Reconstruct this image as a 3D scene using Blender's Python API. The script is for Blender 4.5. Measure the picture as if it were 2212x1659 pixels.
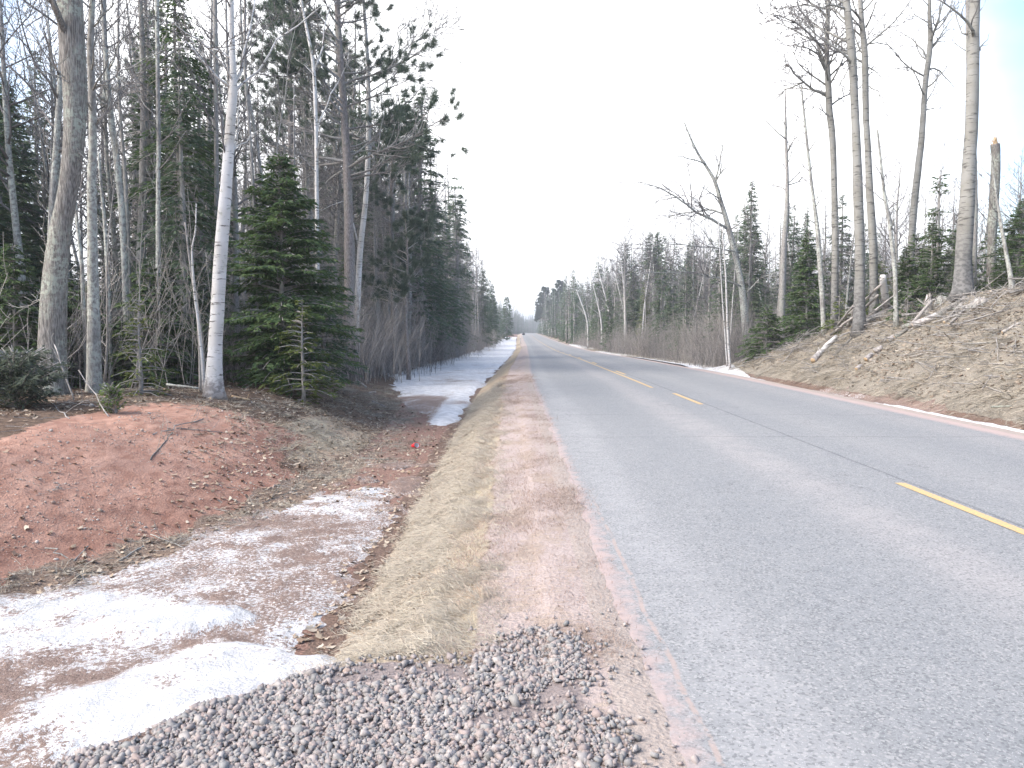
import bpy, math, random
import numpy as np

# ------------------------------------------------------------------ camera, sky, sun, exposure
scn = bpy.context.scene
for o in list(bpy.data.objects): bpy.data.objects.remove(o)
C = scn.collection
FPX, PITCH, CAMH = 796.0, math.radians(3.95), 1.67
cam_d = bpy.data.cameras.new('camera'); cam = bpy.data.objects.new('camera', cam_d); C.objects.link(cam)
cam.location = (0, 0, CAMH); cam.rotation_euler = (math.radians(90) - PITCH, 0, 0)
cam_d.sensor_width = 36; cam_d.lens = 36 * FPX / 1024; cam_d.clip_start = .05; cam_d.clip_end = 6000
scn.camera = cam

SUN_EL, SUN_AZ = math.radians(44), math.radians(-112)      # azimuth from +Y, negative = left
w = bpy.data.worlds.new('World'); scn.world = w; w.use_nodes = True
nt = w.node_tree; nt.nodes.clear()
def N(t, **kw):
    n = nt.nodes.new(t)
    for k, v in kw.items(): setattr(n, k, v)
    return n
out = N('ShaderNodeOutputWorld'); bg = N('ShaderNodeBackground'); bg.inputs['Strength'].default_value = .12
sky = N('ShaderNodeTexSky', sky_type='NISHITA'); sky.sun_disc = False
sky.sun_elevation = SUN_EL; sky.sun_rotation = SUN_AZ; sky.dust_density = 2.5; sky.air_density = 1.0
tc = N('ShaderNodeTexCoord'); mp = N('ShaderNodeMapping'); mp.inputs['Scale'].default_value = (1, 1, 2.2)
nz = N('ShaderNodeTexNoise'); nz.inputs['Scale'].default_value = 2.6; nz.inputs['Detail'].default_value = 7
nz.inputs['Roughness'].default_value = .55
# high thin cloud, thickest low over the road gap and thinning out towards the zenith and the sides
dt = N('ShaderNodeVectorMath', operation='DOT_PRODUCT'); dt.inputs[1].default_value = (0.0, .97, .12)
mr = N('ShaderNodeMapRange'); mr.inputs['From Min'].default_value = .80; mr.inputs['From Max'].default_value = .90
mr.inputs['To Min'].default_value = -.34; mr.inputs['To Max'].default_value = .7
ad = N('ShaderNodeMath', operation='ADD')
cr = N('ShaderNodeMapRange'); cr.inputs['From Min'].default_value = .22; cr.inputs['From Max'].default_value = .95
cr.inputs['To Min'].default_value = .0; cr.interpolation_type = 'SMOOTHSTEP'
mx = N('ShaderNodeMix', data_type='RGBA'); mx.inputs['B'].default_value = (9.5, 9.8, 10.4, 1)
L = nt.links.new
L(tc.outputs['Generated'], mp.inputs['Vector']); L(mp.outputs[0], nz.inputs['Vector'])
L(tc.outputs['Generated'], dt.inputs[0]); L(dt.outputs['Value'], mr.inputs['Value'])
L(nz.outputs['Fac'], ad.inputs[0]); L(mr.outputs[0], ad.inputs[1]); L(ad.outputs[0], cr.inputs['Value'])
L(cr.outputs[0], mx.inputs['Factor']); L(sky.outputs[0], mx.inputs['A'])
sx_ = N('ShaderNodeSeparateXYZ'); L(tc.outputs['Generated'], sx_.inputs[0])
oc = N('ShaderNodeMapRange'); oc.inputs['From Min'].default_value = 0; oc.inputs['From Max'].default_value = 1; oc.inputs['To Min'].default_value = .46; oc.inputs['To Max'].default_value = 1.0
L(sx_.outputs[2], oc.inputs['Value'])
cm = N('ShaderNodeVectorMath', operation='SCALE'); cm.inputs[0].default_value = (9.7, 9.75, 9.9); L(oc.outputs[0], cm.inputs['Scale']); L(cm.outputs[0], mx.inputs['B'])
L(mx.outputs['Result'], bg.inputs['Color']); L(bg.outputs[0], out.inputs['Surface'])

sd = bpy.data.lights.new('sun', 'SUN'); so = bpy.data.objects.new('sun', sd); C.objects.link(so)
sd.energy = 1.3; sd.angle = math.radians(32); sd.color = (1, .95, .88)
so.rotation_euler = (math.pi / 2 - SUN_EL, 0, math.pi - SUN_AZ) if False else (0, 0, 0)
from mathutils import Vector, Matrix
sdir = Vector((math.sin(SUN_AZ) * math.cos(SUN_EL), math.cos(SUN_AZ) * math.cos(SUN_EL), math.sin(SUN_EL)))
so.rotation_euler = sdir.to_track_quat('Z', 'Y').to_euler(); so.location = (-20, 10, 30)
scn.view_settings.view_transform = 'Standard'; scn.view_settings.look = 'None'
scn.view_settings.gamma = 1; scn.view_settings.use_curve_mapping = False
scn.view_settings.exposure = 1.72

# ------------------------------------------------------------------ helpers
rnd = random.Random(7); NP = np.random.RandomState(11)
def sm(a, b, x):
    t = np.clip((x - a) / (b - a), 0, 1); return t * t * (3 - 2 * t)
def _h(i, j, s):
    v = np.sin(i * 127.1 + j * 311.7 + s * 74.7) * 43758.5453; return v - np.floor(v)
def vnoise(x, y, s=0):
    i = np.floor(x); j = np.floor(y); f = x - i; g = y - j
    f = f * f * (3 - 2 * f); g = g * g * (3 - 2 * g)
    return ((_h(i, j, s) * (1 - f) + _h(i + 1, j, s) * f) * (1 - g) + (_h(i, j + 1, s) * (1 - f) + _h(i + 1, j + 1, s) * f) * g)
def fbm(x, y, sc, oc=4, s=0):
    x = np.asarray(x, float); y = np.asarray(y, float)
    t = 0; a = .5; tot = 0
    for k in range(oc):
        t = t + a * vnoise(x / sc + 17.3 * k, y / sc - 9.1 * k, s + k); tot += a; a *= .5; sc *= .5
    return t / tot - .5

def curve(xs, ys):
    g = np.linspace(xs[0], xs[-1], 4000); v = np.interp(g, xs, ys)
    def f(y):
        y = np.asarray(y, float); s = 0
        wd = np.clip(.10 * np.abs(y) + .4, .4, 40)
        for k in (-1, -.5, 0, .5, 1): s = s + np.interp(y + k * wd, g, v)
        return s / 5
    return f
d_off = curve([-200, 0, 30, 50, 90, 140, 220, 430, 620, 900, 1500, 3200], [0, 0, 0, .4, 1.1, 1.9, 2.4, 4.4, 17, 42, 92, 300])
z_road = curve([-200, 0, 28, 50, 90, 140, 220, 330, 430, 560, 800, 1500, 3200], [0, 0, 0, -.25, -.85, -1.2, -1.0, -.65, -.55, -1.5, -3.5, -6, -9])
TY = [-60, 2, 5, 6.5, 9, 12, 15, 19, 23, 30, 40, 100, 3200]
s_toe = curve(TY, [-4.6, -4.7, -4.45, -4.1, -3.25, -2.85, -2.65, -2.7, -3.0, -4.0, -5.0, -5.5, -5.5])
z_for = curve([-60, 0, 12, 17, 25, 40, 3200], [.35, .35, .5, .5, .1, -.42, -.45])
bankT = curve([-200, 0, 15, 20, 23.5, 25, 27, 30, 32, 34, 35.5, 37, 3200], [3.0, 3.1, 3.1, 3.0, 2.92, 2.78, 2.6, 1.98, 1.5, .35, .05, 0, 0])

def box_(v, a, b, w_=.12): return sm(a - w_, a + w_, v) * (1 - sm(b - w_, b + w_, v))
def gravel_w(s, y):      # crushed stone driveway apron
    ye = np.interp(s, [-6, -4, -2.6, -1.8, -1.4, -.8, -.3, .1, .5, .75], [1.6, 1.9, 2.55, 3.22, 3.68, 4.05, 3.9, 4.2, 4.05, 2.9])
    ye = ye + .35 * fbm(s, y, .5, 3, 5)
    return ye - y         # > 0 inside

def lin(s, xs, ys): return np.interp(s, xs, ys)
def H(x, y, fine=True):
    x = np.asarray(x, float); y = np.asarray(y, float)
    s = x - d_off(y); zr = z_road(y)
    toe = s_toe(y); zf = z_for(y)
    # left: shoulder, slope, ditch
    dd = -.62 - .04 * sm(8, 16, y)
    zl = lin(s, [-1.5, -1.2, -.95, -.55, -.2, .3, .60, .70], [0, 0, -.18, -.55, -.93, -1.0, -1.0, -1.0])
    left = -.62 * (1 + zl) + .0
    u = toe - s
    rise = sm(-.15, 2.9, u + .25 * fbm(x, y, 1.1, 2, 3)) * .78 + sm(1.5, 4.5, u) * .22
    left = left + (s < -1) * rise * (zf - dd)
    # red soil berm bulge
    berm = np.exp(-((u - 2.0) / 1.1) ** 2) * sm(4, 7, y) * (1 - sm(13.2, 15.5, y))
    left = left + .05 * berm
    # driveway fill
    gw = gravel_w(s, y)
    zd = np.where(s < 0, .055 * s, 0) - .015
    k = sm(-.75, .1, gw) * (s < .7)
    left = left * (1 - k) + np.maximum(zd, left) * k
    # right
    bt = bankT(y)
    rb = lin(s, [7.7, 8.5, 8.9, 9.15], [-.005, -.05, -.2, -.2])
    fl = lin(s, [9.15, 10.5, 12, 40], [0, -.1, -.1, .25])
    cr = 9.25 + 1.5 * bt
    tt = np.clip((s - 9.25) / np.maximum(cr - 9.25, .05), 0, 1)
    prof = np.where(tt < .85, tt * 1.02, .867 + (tt - .85) * .887)
    right = rb + bt * prof + fl * (1 - np.clip(bt, 0, 1)) + np.where(s > cr, .04 * (s - cr), 0) * np.clip(bt, 0, 1)
    z = np.where(s < 4, left, right)
    # under the road
    e = fbm(x, y, .35, 4, 9) * .16 + .05 * fbm(x, y * 1, 2.5, 2, 10)
    edl = sm(.50, .92, s + e); edr = 1 - sm(7.72, 7.86, s + e)
    inr = np.minimum(edl, edr)
    z = z * (1 - inr) + (-.035) * inr + (1 - inr) * .012 * ((s > .2) & (s < 8.2))
    if fine:
        off = (1 - sm(.2, .5, s)) + sm(8.3, 8.8, s)
        off = off * (1 - .72 * box_(s, -1.3, .6, .15))
        z = z + off * (.05 * fbm(x, y, .8, 4, 1) + .03 * fbm(x, y, .2, 3, 2)) * (1 + 1.6 * sm(9.5, 11, s) * (bt > .3)) 
        z = z + sm(2, 5, -s - 1.2) * .25 * fbm(x, y, 4, 3, 4) * sm(.8, 3, u) * (y > 0)
    return z + zr
def Hs(x, y): return float(H(np.array([x]), np.array([y]))[0])

def ray(dx, dy):         # display pixel (2212 wide) to a direction with y = 1
    px, py = dx / 2.16016, dy / 2.16016
    u, v = (px - 512) / FPX, (384 - py) / FPX
    yc = math.cos(PITCH) + v * math.sin(PITCH); zc = -math.sin(PITCH) + v * math.cos(PITCH)
    return u / yc, zc / yc
def at(dx, dy, Y):
    a, b = ray(dx, dy); return (a * Y, Y, CAMH + b * Y)
_T = np.geomspace(1.5, 900, 6000)
def gp(dx, dy, lo=1.5):
    a, b = ray(dx, dy); h = H(a * _T, _T) - (CAMH + b * _T)
    i = np.where((h > 0) & (_T > lo))[0]
    t = _T[i[0]] if len(i) else 300.0
    if t > 38 and dx > 1600:                       # just over the top of the bank: take the closest point of its brow
        k = np.where((_T > 14) & (_T < 33))[0]; t = _T[k[np.argmax(h[k])]]
    return (a * t, t, Hs(a * t, t))

def mesh(name, V, Fc, mats=(), smooth=False, attrs=None):
    """V (n,3); Fc array (m,k) or list of such arrays"""
    me = bpy.data.meshes.new(name)
    V = np.asarray(V, np.float32)
    Fl = Fc if isinstance(Fc, list) else [Fc]
    Fl = [np.asarray(f, np.int32) for f in Fl if len(f)]
    me.vertices.add(len(V)); me.vertices.foreach_set('co', V.ravel())
    if Fl:
        idx = np.concatenate([f.ravel() for f in Fl]); cnt = np.concatenate([np.full(len(f), f.shape[1], np.int32) for f in Fl])
        st = np.concatenate([[0], np.cumsum(cnt)[:-1]]).astype(np.int32)
        me.loops.add(len(idx)); me.loops.foreach_set('vertex_index', idx)
        me.polygons.add(len(cnt)); me.polygons.foreach_set('loop_start', st); me.polygons.foreach_set('loop_total', cnt)
        if smooth: me.polygons.foreach_set('use_smooth', np.ones(len(cnt), bool))
    me.update(calc_edges=True)
    if attrs:
        for k, a in attrs.items():
            at_ = me.attributes.new(k, 'FLOAT', 'POINT'); at_.data.foreach_set('value', np.asarray(a, np.float32))
    for m in mats: me.materials.append(m)
    return me
def link(name, me, parent=None, loc=(0, 0, 0)):
    o = bpy.data.objects.new(name, me); C.objects.link(o); o.location = loc
    if parent: o.parent = parent
    return o
def tag(o, label=None, cat=None, group=None, kind=None):
    if label: o['label'] = label
    if cat: o['category'] = cat
    if group: o['group'] = group
    if kind: o['kind'] = kind
    return o
def thing(name, label, cat, loc, rotz=0, group=None):
    o = bpy.data.objects.new(name, None); C.objects.link(o); o.location = loc; o.rotation_euler = (0, 0, rotz)
    o.empty_display_size = .1
    return tag(o, label, cat, group)

# tubes -------------------------------------------------
def tubes(polys):
    """polys: list of (pts, radii, sides) -> V, [F4, F3]"""
    grp = {}
    for p, r, s in polys: grp.setdefault((len(p), s), []).append((p, r))
    Vs, Fs, F3, base = [], [], [], 0
    for (n, s), lst in grp.items():
        P = np.array([a for a, _ in lst], float); R = np.array([b for _, b in lst], float)
        T = np.gradient(P, axis=1); T /= np.linalg.norm(T, axis=2, keepdims=True) + 1e-9
        mt = np.abs(T[:, :, 2]).mean(1)
        ref = np.where((mt > .7)[:, None], np.array([[1, .13, .05]]), np.array([[.1, .07, 1.]]))[:, None, :]
        U = np.cross(T, ref); U /= np.linalg.norm(U, axis=2, keepdims=True) + 1e-9
        W = np.cross(T, U)
        a = np.arange(s) * 2 * math.pi / s
        ring = P[:, :, None, :] + R[:, :, None, None] * (np.cos(a)[None, None, :, None] * U[:, :, None, :] + np.sin(a)[None, None, :, None] * W[:, :, None, :])
        M = len(lst); Vs.append(ring.reshape(-1, 3))
        m, i, j = np.meshgrid(np.arange(M), np.arange(n - 1), np.arange(s), indexing='ij')
        b0 = base + m * n * s + i * s
        f = np.stack([b0 + j, b0 + (j + 1) % s, b0 + s + (j + 1) % s, b0 + s + j], -1).reshape(-1, 4)
        Fs.append(f)
        if s > 3:            # close both ends
            mm = base + np.arange(M) * n * s
            for e in (0, n - 1):
                q = mm[:, None] + e * s + np.arange(s)[None, :]
                F3.append(q if e else q[:, ::-1])
        base += M * n * s
    if not Vs: return np.zeros((0, 3)), []
    return np.concatenate(Vs), Fs + F3
def nrm(d):
    l = math.sqrt(d[0] ** 2 + d[1] ** 2 + d[2] ** 2) + 1e-9; return (d[0] / l, d[1] / l, d[2] / l)
def sides(r): return 8 if r > .07 else 6 if r > .03 else 4 if r > .012 else 3
def limb(rg, p, d, Lg, r, depth, out, up=.3, wob=.22, kd=2.2, rmin=.0035, ang=(28, 60), path=None, kids_from=.15, first=None):
    G = rg.gauss
    if path is None:
        n = 3 if Lg < .7 else 4 if Lg < 1.6 else 6
        pts = [p]; d = nrm(d)
        for i in range(n):
            d = nrm((d[0] + G(0, wob), d[1] + G(0, wob), d[2] + G(0, wob) * .8 + up / n))
            p = (p[0] + d[0] * Lg / n, p[1] + d[1] * Lg / n, p[2] + d[2] * Lg / n); pts.append(p)
    else:
        pts = path; n = len(pts) - 1
        Lg = sum(math.dist(pts[i], pts[i + 1]) for i in range(n))
    rad = [max(rmin, r * (1 - .78 * i / n)) for i in range(n + 1)]
    (first if first is not None else out).append((pts, rad, sides(r)))
    if depth <= 0: return
    nk = max(2, int(Lg * kd * (1 + .7 * (depth == 1)) + rg.random()))
    for k in range(nk):
        t = kids_from + (1 - kids_from) * ((k + rg.random()) / nk); t = min(t, .99)
        q = t * n; i = int(q); f = q - i
        a, b = pts[i], pts[i + 1]
        pp = (a[0] + (b[0] - a[0]) * f, a[1] + (b[1] - a[1]) * f, a[2] + (b[2] - a[2]) * f)
        dd = nrm((b[0] - a[0], b[1] - a[1], b[2] - a[2]))
        an = math.radians(rg.uniform(*ang)); v = nrm((G(0, 1), G(0, 1), G(0, 1)))
        dt_ = v[0] * dd[0] + v[1] * dd[1] + v[2] * dd[2]; v = nrm((v[0] - dt_ * dd[0], v[1] - dt_ * dd[1], v[2] - dt_ * dd[2]))
        c, s_ = math.cos(an), math.sin(an)
        nd = (dd[0] * c + v[0] * s_, dd[1] * c + v[1] * s_, dd[2] * c + v[2] * s_)
        rr = rad[i] * .58
        l2 = min(Lg * (1 - .45 * t) * rg.uniform(.35, .62), Lg * .7)
        if l2 < .12: continue
        limb(rg, pp, nd, l2, max(rr, rmin), depth - 1, out, up, wob, kd, rmin, ang)

# ------------------------------------------------------------------ materials
def newmat(name):
    m = bpy.data.materials.new(name); m.use_nodes = True; t = m.node_tree; t.nodes.clear()
    return m, t
class NB:
    def __init__(s, name):
        s.m, s.t = newmat(name); s.o = s.n('ShaderNodeOutputMaterial'); s.b = s.n('ShaderNodeBsdfPrincipled')
        s.b.inputs['Specular IOR Level'].default_value = .25
        s.l(s.b.outputs[0], s.o.inputs[0]); s.tc = s.n('ShaderNodeTexCoord')
    def n(s, t, **k):
        n = s.t.nodes.new(t)
        for a, v in k.items(): setattr(n, a, v)
        return n
    def l(s, a, b): s.t.links.new(a, b)
    def co(s, sc=(1, 1, 1), obj=True, rot=(0, 0, 0)):
        m = s.n('ShaderNodeMapping'); m.inputs['Scale'].default_value = sc; m.inputs['Rotation'].default_value = rot
        s.l(s.tc.outputs['Object'], m.inputs[0]); return m.outputs[0]
    def noise(s, scale, vec=None, det=4, rough=.55, dist=0):
        n = s.n('ShaderNodeTexNoise'); n.inputs['Scale'].default_value = scale; n.inputs['Detail'].default_value = det
        n.inputs['Roughness'].default_value = rough; n.inputs['Distortion'].default_value = dist
        s.l(vec if vec else s.tc.outputs['Object'], n.inputs['Vector']); return n.outputs['Fac']
    def vor(s, scale, vec=None, feat='F1', out='Distance'):
        n = s.n('ShaderNodeTexVoronoi', feature=feat); n.inputs['Scale'].default_value = scale
        s.l(vec if vec else s.tc.outputs['Object'], n.inputs['Vector']); return n.outputs[out]
    def rng(s, v, a, b, c=0., d=1., smooth=True):
        n = s.n('ShaderNodeMapRange'); n.interpolation_type = 'SMOOTHSTEP' if smooth else 'LINEAR'
        for k, x in zip(('From Min', 'From Max', 'To Min', 'To Max'), (a, b, c, d)): n.inputs[k].default_value = x
        s.l(v, n.inputs['Value']); return n.outputs[0]
    def math(s, op, a, b=None):
        n = s.n('ShaderNodeMath', operation=op)
        for i, x in enumerate((a, b)):
            if x is None: continue
            if isinstance(x, (int, float)): n.inputs[i].default_value = x
            else: s.l(x, n.inputs[i])
        return n.outputs[0]
    def mix(s, f, a, b, mode='MIX'):
        n = s.n('ShaderNodeMix', data_type='RGBA', blend_type=mode)
        if isinstance(f, (int, float)): n.inputs['Factor'].default_value = f
        else: s.l(f, n.inputs['Factor'])
        for k, x in (('A', a), ('B', b)):
            if isinstance(x, tuple): n.inputs[k].default_value = x + (1,)
            else: s.l(x, n.inputs[k])
        return n.outputs['Result']
    def attr(s, name): 
        n = s.n('ShaderNodeAttribute', attribute_name=name); return n.outputs['Fac']
    def rand(s): return s.n('ShaderNodeObjectInfo').outputs['Random']
    def fin(s, col, rough=.9, bump=None, bs=.5, bd=.02):
        if isinstance(col, tuple): s.b.inputs['Base Color'].default_value = col + (1,)
        else: s.l(col, s.b.inputs['Base Color'])
        if isinstance(rough, (int, float)): s.b.inputs['Roughness'].default_value = rough
        else: s.l(rough, s.b.inputs['Roughness'])
        if bump is not None:
            n = s.n('ShaderNodeBump'); n.inputs['Strength'].default_value = bs; n.inputs['Distance'].default_value = bd
            s.l(bump, n.inputs['Height']); s.l(n.outputs[0], s.b.inputs['Normal'])
        return s.m

def mat_ground():
    b = NB('ground_soil')
    n1 = b.noise(1.3, det=6); n2 = b.noise(9, det=6, rough=.65); n3 = b.noise(45, det=5, rough=.7); n4 = b.noise(4, b.co((1, .25, 1)), det=6)
    vo = b.vor(38)
    def zone(w, amt=.5, nz_=n2, k=5.): 
        f = b.math('ADD', b.attr(w), b.math('MULTIPLY', b.math('SUBTRACT', nz_, .5), amt * 2.2))
        return b.rng(f, .5 - .5 / k, .5 + .5 / k)
    # forest litter
    col = b.mix(b.rng(n2, .35, .65), (.075, .048, .034), (.17, .115, .08))
    col = b.mix(b.rng(n3, .56, .70), col, (.34, .25, .17))
    # ditch floor
    fl = b.mix(b.rng(n3, .35, .62), (.13, .07, .052), (.30, .19, .15))
    col = b.mix(zone('w_floor'), col, fl)
    # dry grass
    gn = b.noise(26, b.co((.35, 1.2, 1)), det=5, rough=.7)
    gr = b.mix(b.rng(gn, .35, .62), (.28, .23, .165), (.45, .395, .29))
    gr = b.mix(b.rng(n1, .4, .62), gr, b.mix(.5, gr, (.33, .22, .16)))
    col = b.mix(zone('w_grass', .35), col, gr)
    # bank: leaves and grass mixed
    bk = b.mix(b.rng(n3, .38, .62), (.145, .125, .10), (.37, .335, .275))
    bk = b.mix(b.rng(n2, .42, .62), bk, (.235, .205, .165))
    col = b.mix(zone('w_bank', .3), col, bk)
    # red clay
    rn = b.noise(7, b.co((1, .5, 1)), det=7, rough=.6)
    rd = b.mix(b.rng(rn, .33, .66), (.34, .18, .126), (.50, .30, .222))
    rd = b.mix(b.rng(n1, .38, .62), b.mix(.3, rd, (.21, .11, .085)), rd)
    rd = b.mix(b.math('MULTIPLY', zone('w_damp_shade', .5), .75), rd, b.mix(b.rng(rn, .35, .65), (.20, .10, .072), (.31, .175, .128)))  # damp tone plus shade of the slope facing away from light, painted in
    st_ = b.noise(11, b.co((.35, 1.8, 1), rot=(0, 0, .5)), det=6, rough=.7); rd = b.mix(b.rng(st_, .55, .68, 0, .55), rd, (.20, .125, .10))
    rd = b.mix(b.rng(n3, .60, .68), rd, (.42, .28, .23))
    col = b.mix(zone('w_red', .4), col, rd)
    col = b.mix(zone('w_foot', .7), col, b.mix(b.rng(n3, .35, .6), (.10, .065, .048), (.27, .20, .15)))
    # pink sand with matted dead stems
    sn = b.noise(16, b.co((.45, 1.6, 1)), det=6, rough=.75)
    sd_ = b.mix(b.rng(n3, .3, .7), (.37, .295, .262), (.47, .39, .355))
    pat = b.math('ADD', b.math('MULTIPLY', b.noise(2.2, b.co((1.3, .6, 1)), det=6), .7), b.math('MULTIPLY', sn, .5))
    sd_ = b.mix(b.rng(pat, .585, .68), sd_, b.mix(b.rng(sn, .3, .7), (.29, .225, .18), (.42, .34, .28)))
    col = b.mix(zone('w_sand', .25), col, sd_)
    col = b.mix(zone('w_verge', .15), col, b.mix(b.rng(n3, .3, .7), (.35, .29, .25), (.45, .38, .33)))
    # wet mud
    col = b.mix(zone('w_mud', .5), col, b.mix(b.rng(n3, .3, .7), (.10, .065, .05), (.22, .15, .115)))
    # stone dust under the crushed stone
    col = b.mix(zone('w_stone', .3), col, b.mix(b.rng(n3, .3, .7), (.19, .155, .145), (.30, .255, .24)))
    h = b.math('ADD', b.math('MULTIPLY', n3, .5), b.math('ADD', b.math('MULTIPLY', n2, .8), b.math('MULTIPLY', vo, .25)))
    return b.fin(col, .95, h, .8, .035)
def mat_snow():
    b = NB('old_snow')
    n2 = b.noise(30, det=6, rough=.7); n3 = b.noise(120, det=3, rough=.7); n1 = b.noise(3.5, det=5)
    d = b.attr('dirt')
    s1 = b.math('ADD', b.math('MULTIPLY', n2, .62), b.math('ADD', b.math('MULTIPLY', n3, .28), b.math('MULTIPLY', n1, .25)))
    f = b.math('SUBTRACT', s1, b.math('SUBTRACT', .80, b.math('MULTIPLY', d, .36)))
    f = b.rng(f, -.015, .03)
    dc = b.mix(b.rng(n3, .35, .65), (.13, .085, .066), (.34, .245, .20))
    base = b.mix(b.rng(n1, .35, .7), (.56, .56, .565), (.82, .82, .82))
    pf = b.noise(210, det=2, rough=.8)
    base = b.mix(b.math('MULTIPLY', b.rng(pf, .58, .68), .55), base, (.26, .21, .19))
    col = b.mix(f, base, dc)
    b.b.inputs['Subsurface Weight'].default_value = 0
    return b.fin(col, .65, b.math('ADD', n2, b.math('MULTIPLY', n1, 3)), .9, .035)
def mat_asphalt():
    b = NB('asphalt'); g = b.n('ShaderNodeAttribute', attribute_name='lane'); s = g.outputs['Fac']
    g2 = b.n('ShaderNodeAttribute', attribute_name='along'); yy = g2.outputs['Fac']
    n1 = b.noise(.8, b.co((1, .12, 1)), det=5); n2 = b.noise(1.5, det=6, rough=.6); n3 = b.noise(90, det=3, rough=.8); n5 = b.noise(260, det=1)
    col = b.mix(b.rng(n3, .3, .7), (.16, .165, .167), (.30, .303, .30))
    col = b.mix(b.rng(n2, .35, .7, 0, .35), col, (.20, .206, .212))
    m5 = b.noise(6, det=7, rough=.75); col = b.mix(b.rng(m5, .35, .65, 0, .35), col, (.33, .33, .325)); m6 = b.noise(22, det=5, rough=.8); col = b.mix(b.rng(m6, .52, .7, 0, .4), col, (.14, .145, .15))
    def band(c, wd, amt, cc, var=.5):
        nonlocal col
        f = b.rng(b.math('ABSOLUTE', b.math('SUBTRACT', b.math('ADD', s, b.math('MULTIPLY', b.math('SUBTRACT', n1, .5), var)), c + 0.0)), wd, wd * .15, 0, amt)
        f = b.math('MULTIPLY', f, b.rng(n2, .25, .65, .2, .8))
        col = b.mix(f, col, cc)
    band(1.05, .45, .75, (.35, .345, .34)); band(3.15, .55, .75, (.36, .335, .32)); band(5.2, .5, .45, (.32, .31, .30)); band(7.2, .5, .45, (.33, .31, .30))
    band(2.1, .55, .4, (.195, .205, .212)); band(4.5, .4, .3, (.19, .20, .21)); band(6.3, .5, .35, (.18, .19, .20))
    # tar joint beside the centre line
    jt = b.rng(b.math('ABSOLUTE', b.math('SUBTRACT', b.math('ADD', s, b.math('MULTIPLY', b.math('SUBTRACT', b.noise(2.5), .5), .03)), 4.31)), .038, .015)
    col = b.mix(b.math('MULTIPLY', jt, b.rng(n2, .2, .45, .3, .65)), col, (.11, .115, .125))
    # transverse cracks
    for yc in (15.45, 12.25, 27.3, 19.1 + 26):
        w_ = b.math('MULTIPLY', b.math('SUBTRACT', b.noise(.9, det=5), .5), .5)
        f = b.rng(b.math('ABSOLUTE', b.math('SUBTRACT', b.math('ADD', yy, w_), yc)), .035, .012, 0, .45)
        col = b.mix(f, col, (.09, .09, .095))
    ve = b.n('ShaderNodeTexVoronoi', feature='DISTANCE_TO_EDGE'); ve.inputs['Scale'].default_value = .55
    wv = b.n('ShaderNodeVectorMath', operation='ADD'); nn = b.n('ShaderNodeTexNoise'); nn.inputs['Scale'].default_value = 2.2; nn.inputs['Detail'].default_value = 6
    b.l(b.tc.outputs['Object'], nn.inputs['Vector']); b.l(b.co((1, .3, 1)), wv.inputs[0]); b.l(nn.outputs['Color'], wv.inputs[1]); b.l(wv.outputs[0], ve.inputs['Vector'])
    ck = b.math('MULTIPLY', b.rng(ve.outputs['Distance'], .009, .003), b.rng(b.noise(.5, det=3), .50, .60, 0, .42))
    col = b.mix(ck, col, (.085, .085, .09))
    ag = b.n('ShaderNodeTexVoronoi'); ag.inputs['Scale'].default_value = 75; b.l(b.tc.outputs['Object'], ag.inputs['Vector'])
    sa = b.n('ShaderNodeSeparateColor'); b.l(ag.outputs['Color'], sa.inputs[0])
    col = b.mix(b.rng(sa.outputs[1], .78, .84, 0, .5), col, (.10, .105, .11)); col = b.mix(b.rng(sa.outputs[2], .80, .86, 0, .5), col, (.40, .385, .37))
    # light mineral chips
    v = b.n('ShaderNodeTexVoronoi'); v.inputs['Scale'].default_value = 130; b.l(b.tc.outputs['Object'], v.inputs['Vector'])
    f = b.math('MULTIPLY', b.rng(v.outputs['Distance'], .30, .16), b.rng(b.n('ShaderNodeSeparateColor').outputs[0], 0, 1))
    sc = b.n('ShaderNodeSeparateColor'); b.l(v.outputs['Color'], sc.inputs[0])
    f = b.math('MULTIPLY', b.rng(v.outputs['Distance'], .34, .2), b.rng(sc.outputs[0], .82, .86))
    col = b.mix(b.math('MULTIPLY', f, .85), col, (.52, .52, .51))
    # sand dust and the sandy edge crack
    ec = b.rng(b.math('ABSOLUTE', b.math('SUBTRACT', b.math('ADD', s, b.math('MULTIPLY', b.math('SUBTRACT', b.noise(1.2, det=5), .5), .12)), .80)), .022, .006)
    col = b.mix(b.math('MULTIPLY', ec, b.math('MULTIPLY', b.rng(m5, .42, .56, 0, .8), b.rng(yy, 9, 6))), col, (.38, .30, .26))
    ed = b.rng(b.math('ADD', s, b.math('MULTIPLY', b.math('SUBTRACT', b.noise(7, det=6, rough=.7), .5), .45)), .80, .62)
    col = b.mix(ed, col, (.42, .33, .30))
    ed = b.rng(b.math('ADD', s, b.math('MULTIPLY', b.math('SUBTRACT', b.noise(7, det=6, rough=.7), .5), .45)), 7.6, 7.85)
    col = b.mix(ed, col, (.42, .33, .30))
    return b.fin(col, .82, b.math('ADD', n3, n5), .35, .006)
def mat_paint():
    b = NB('yellow_road_paint'); n = b.noise(60, b.co((1, .5, 1)), det=5, rough=.7)
    col = b.mix(b.rng(n, .42, .60), (.68, .43, .16), (.36, .31, .22))
    return b.fin(col, .7)
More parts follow.
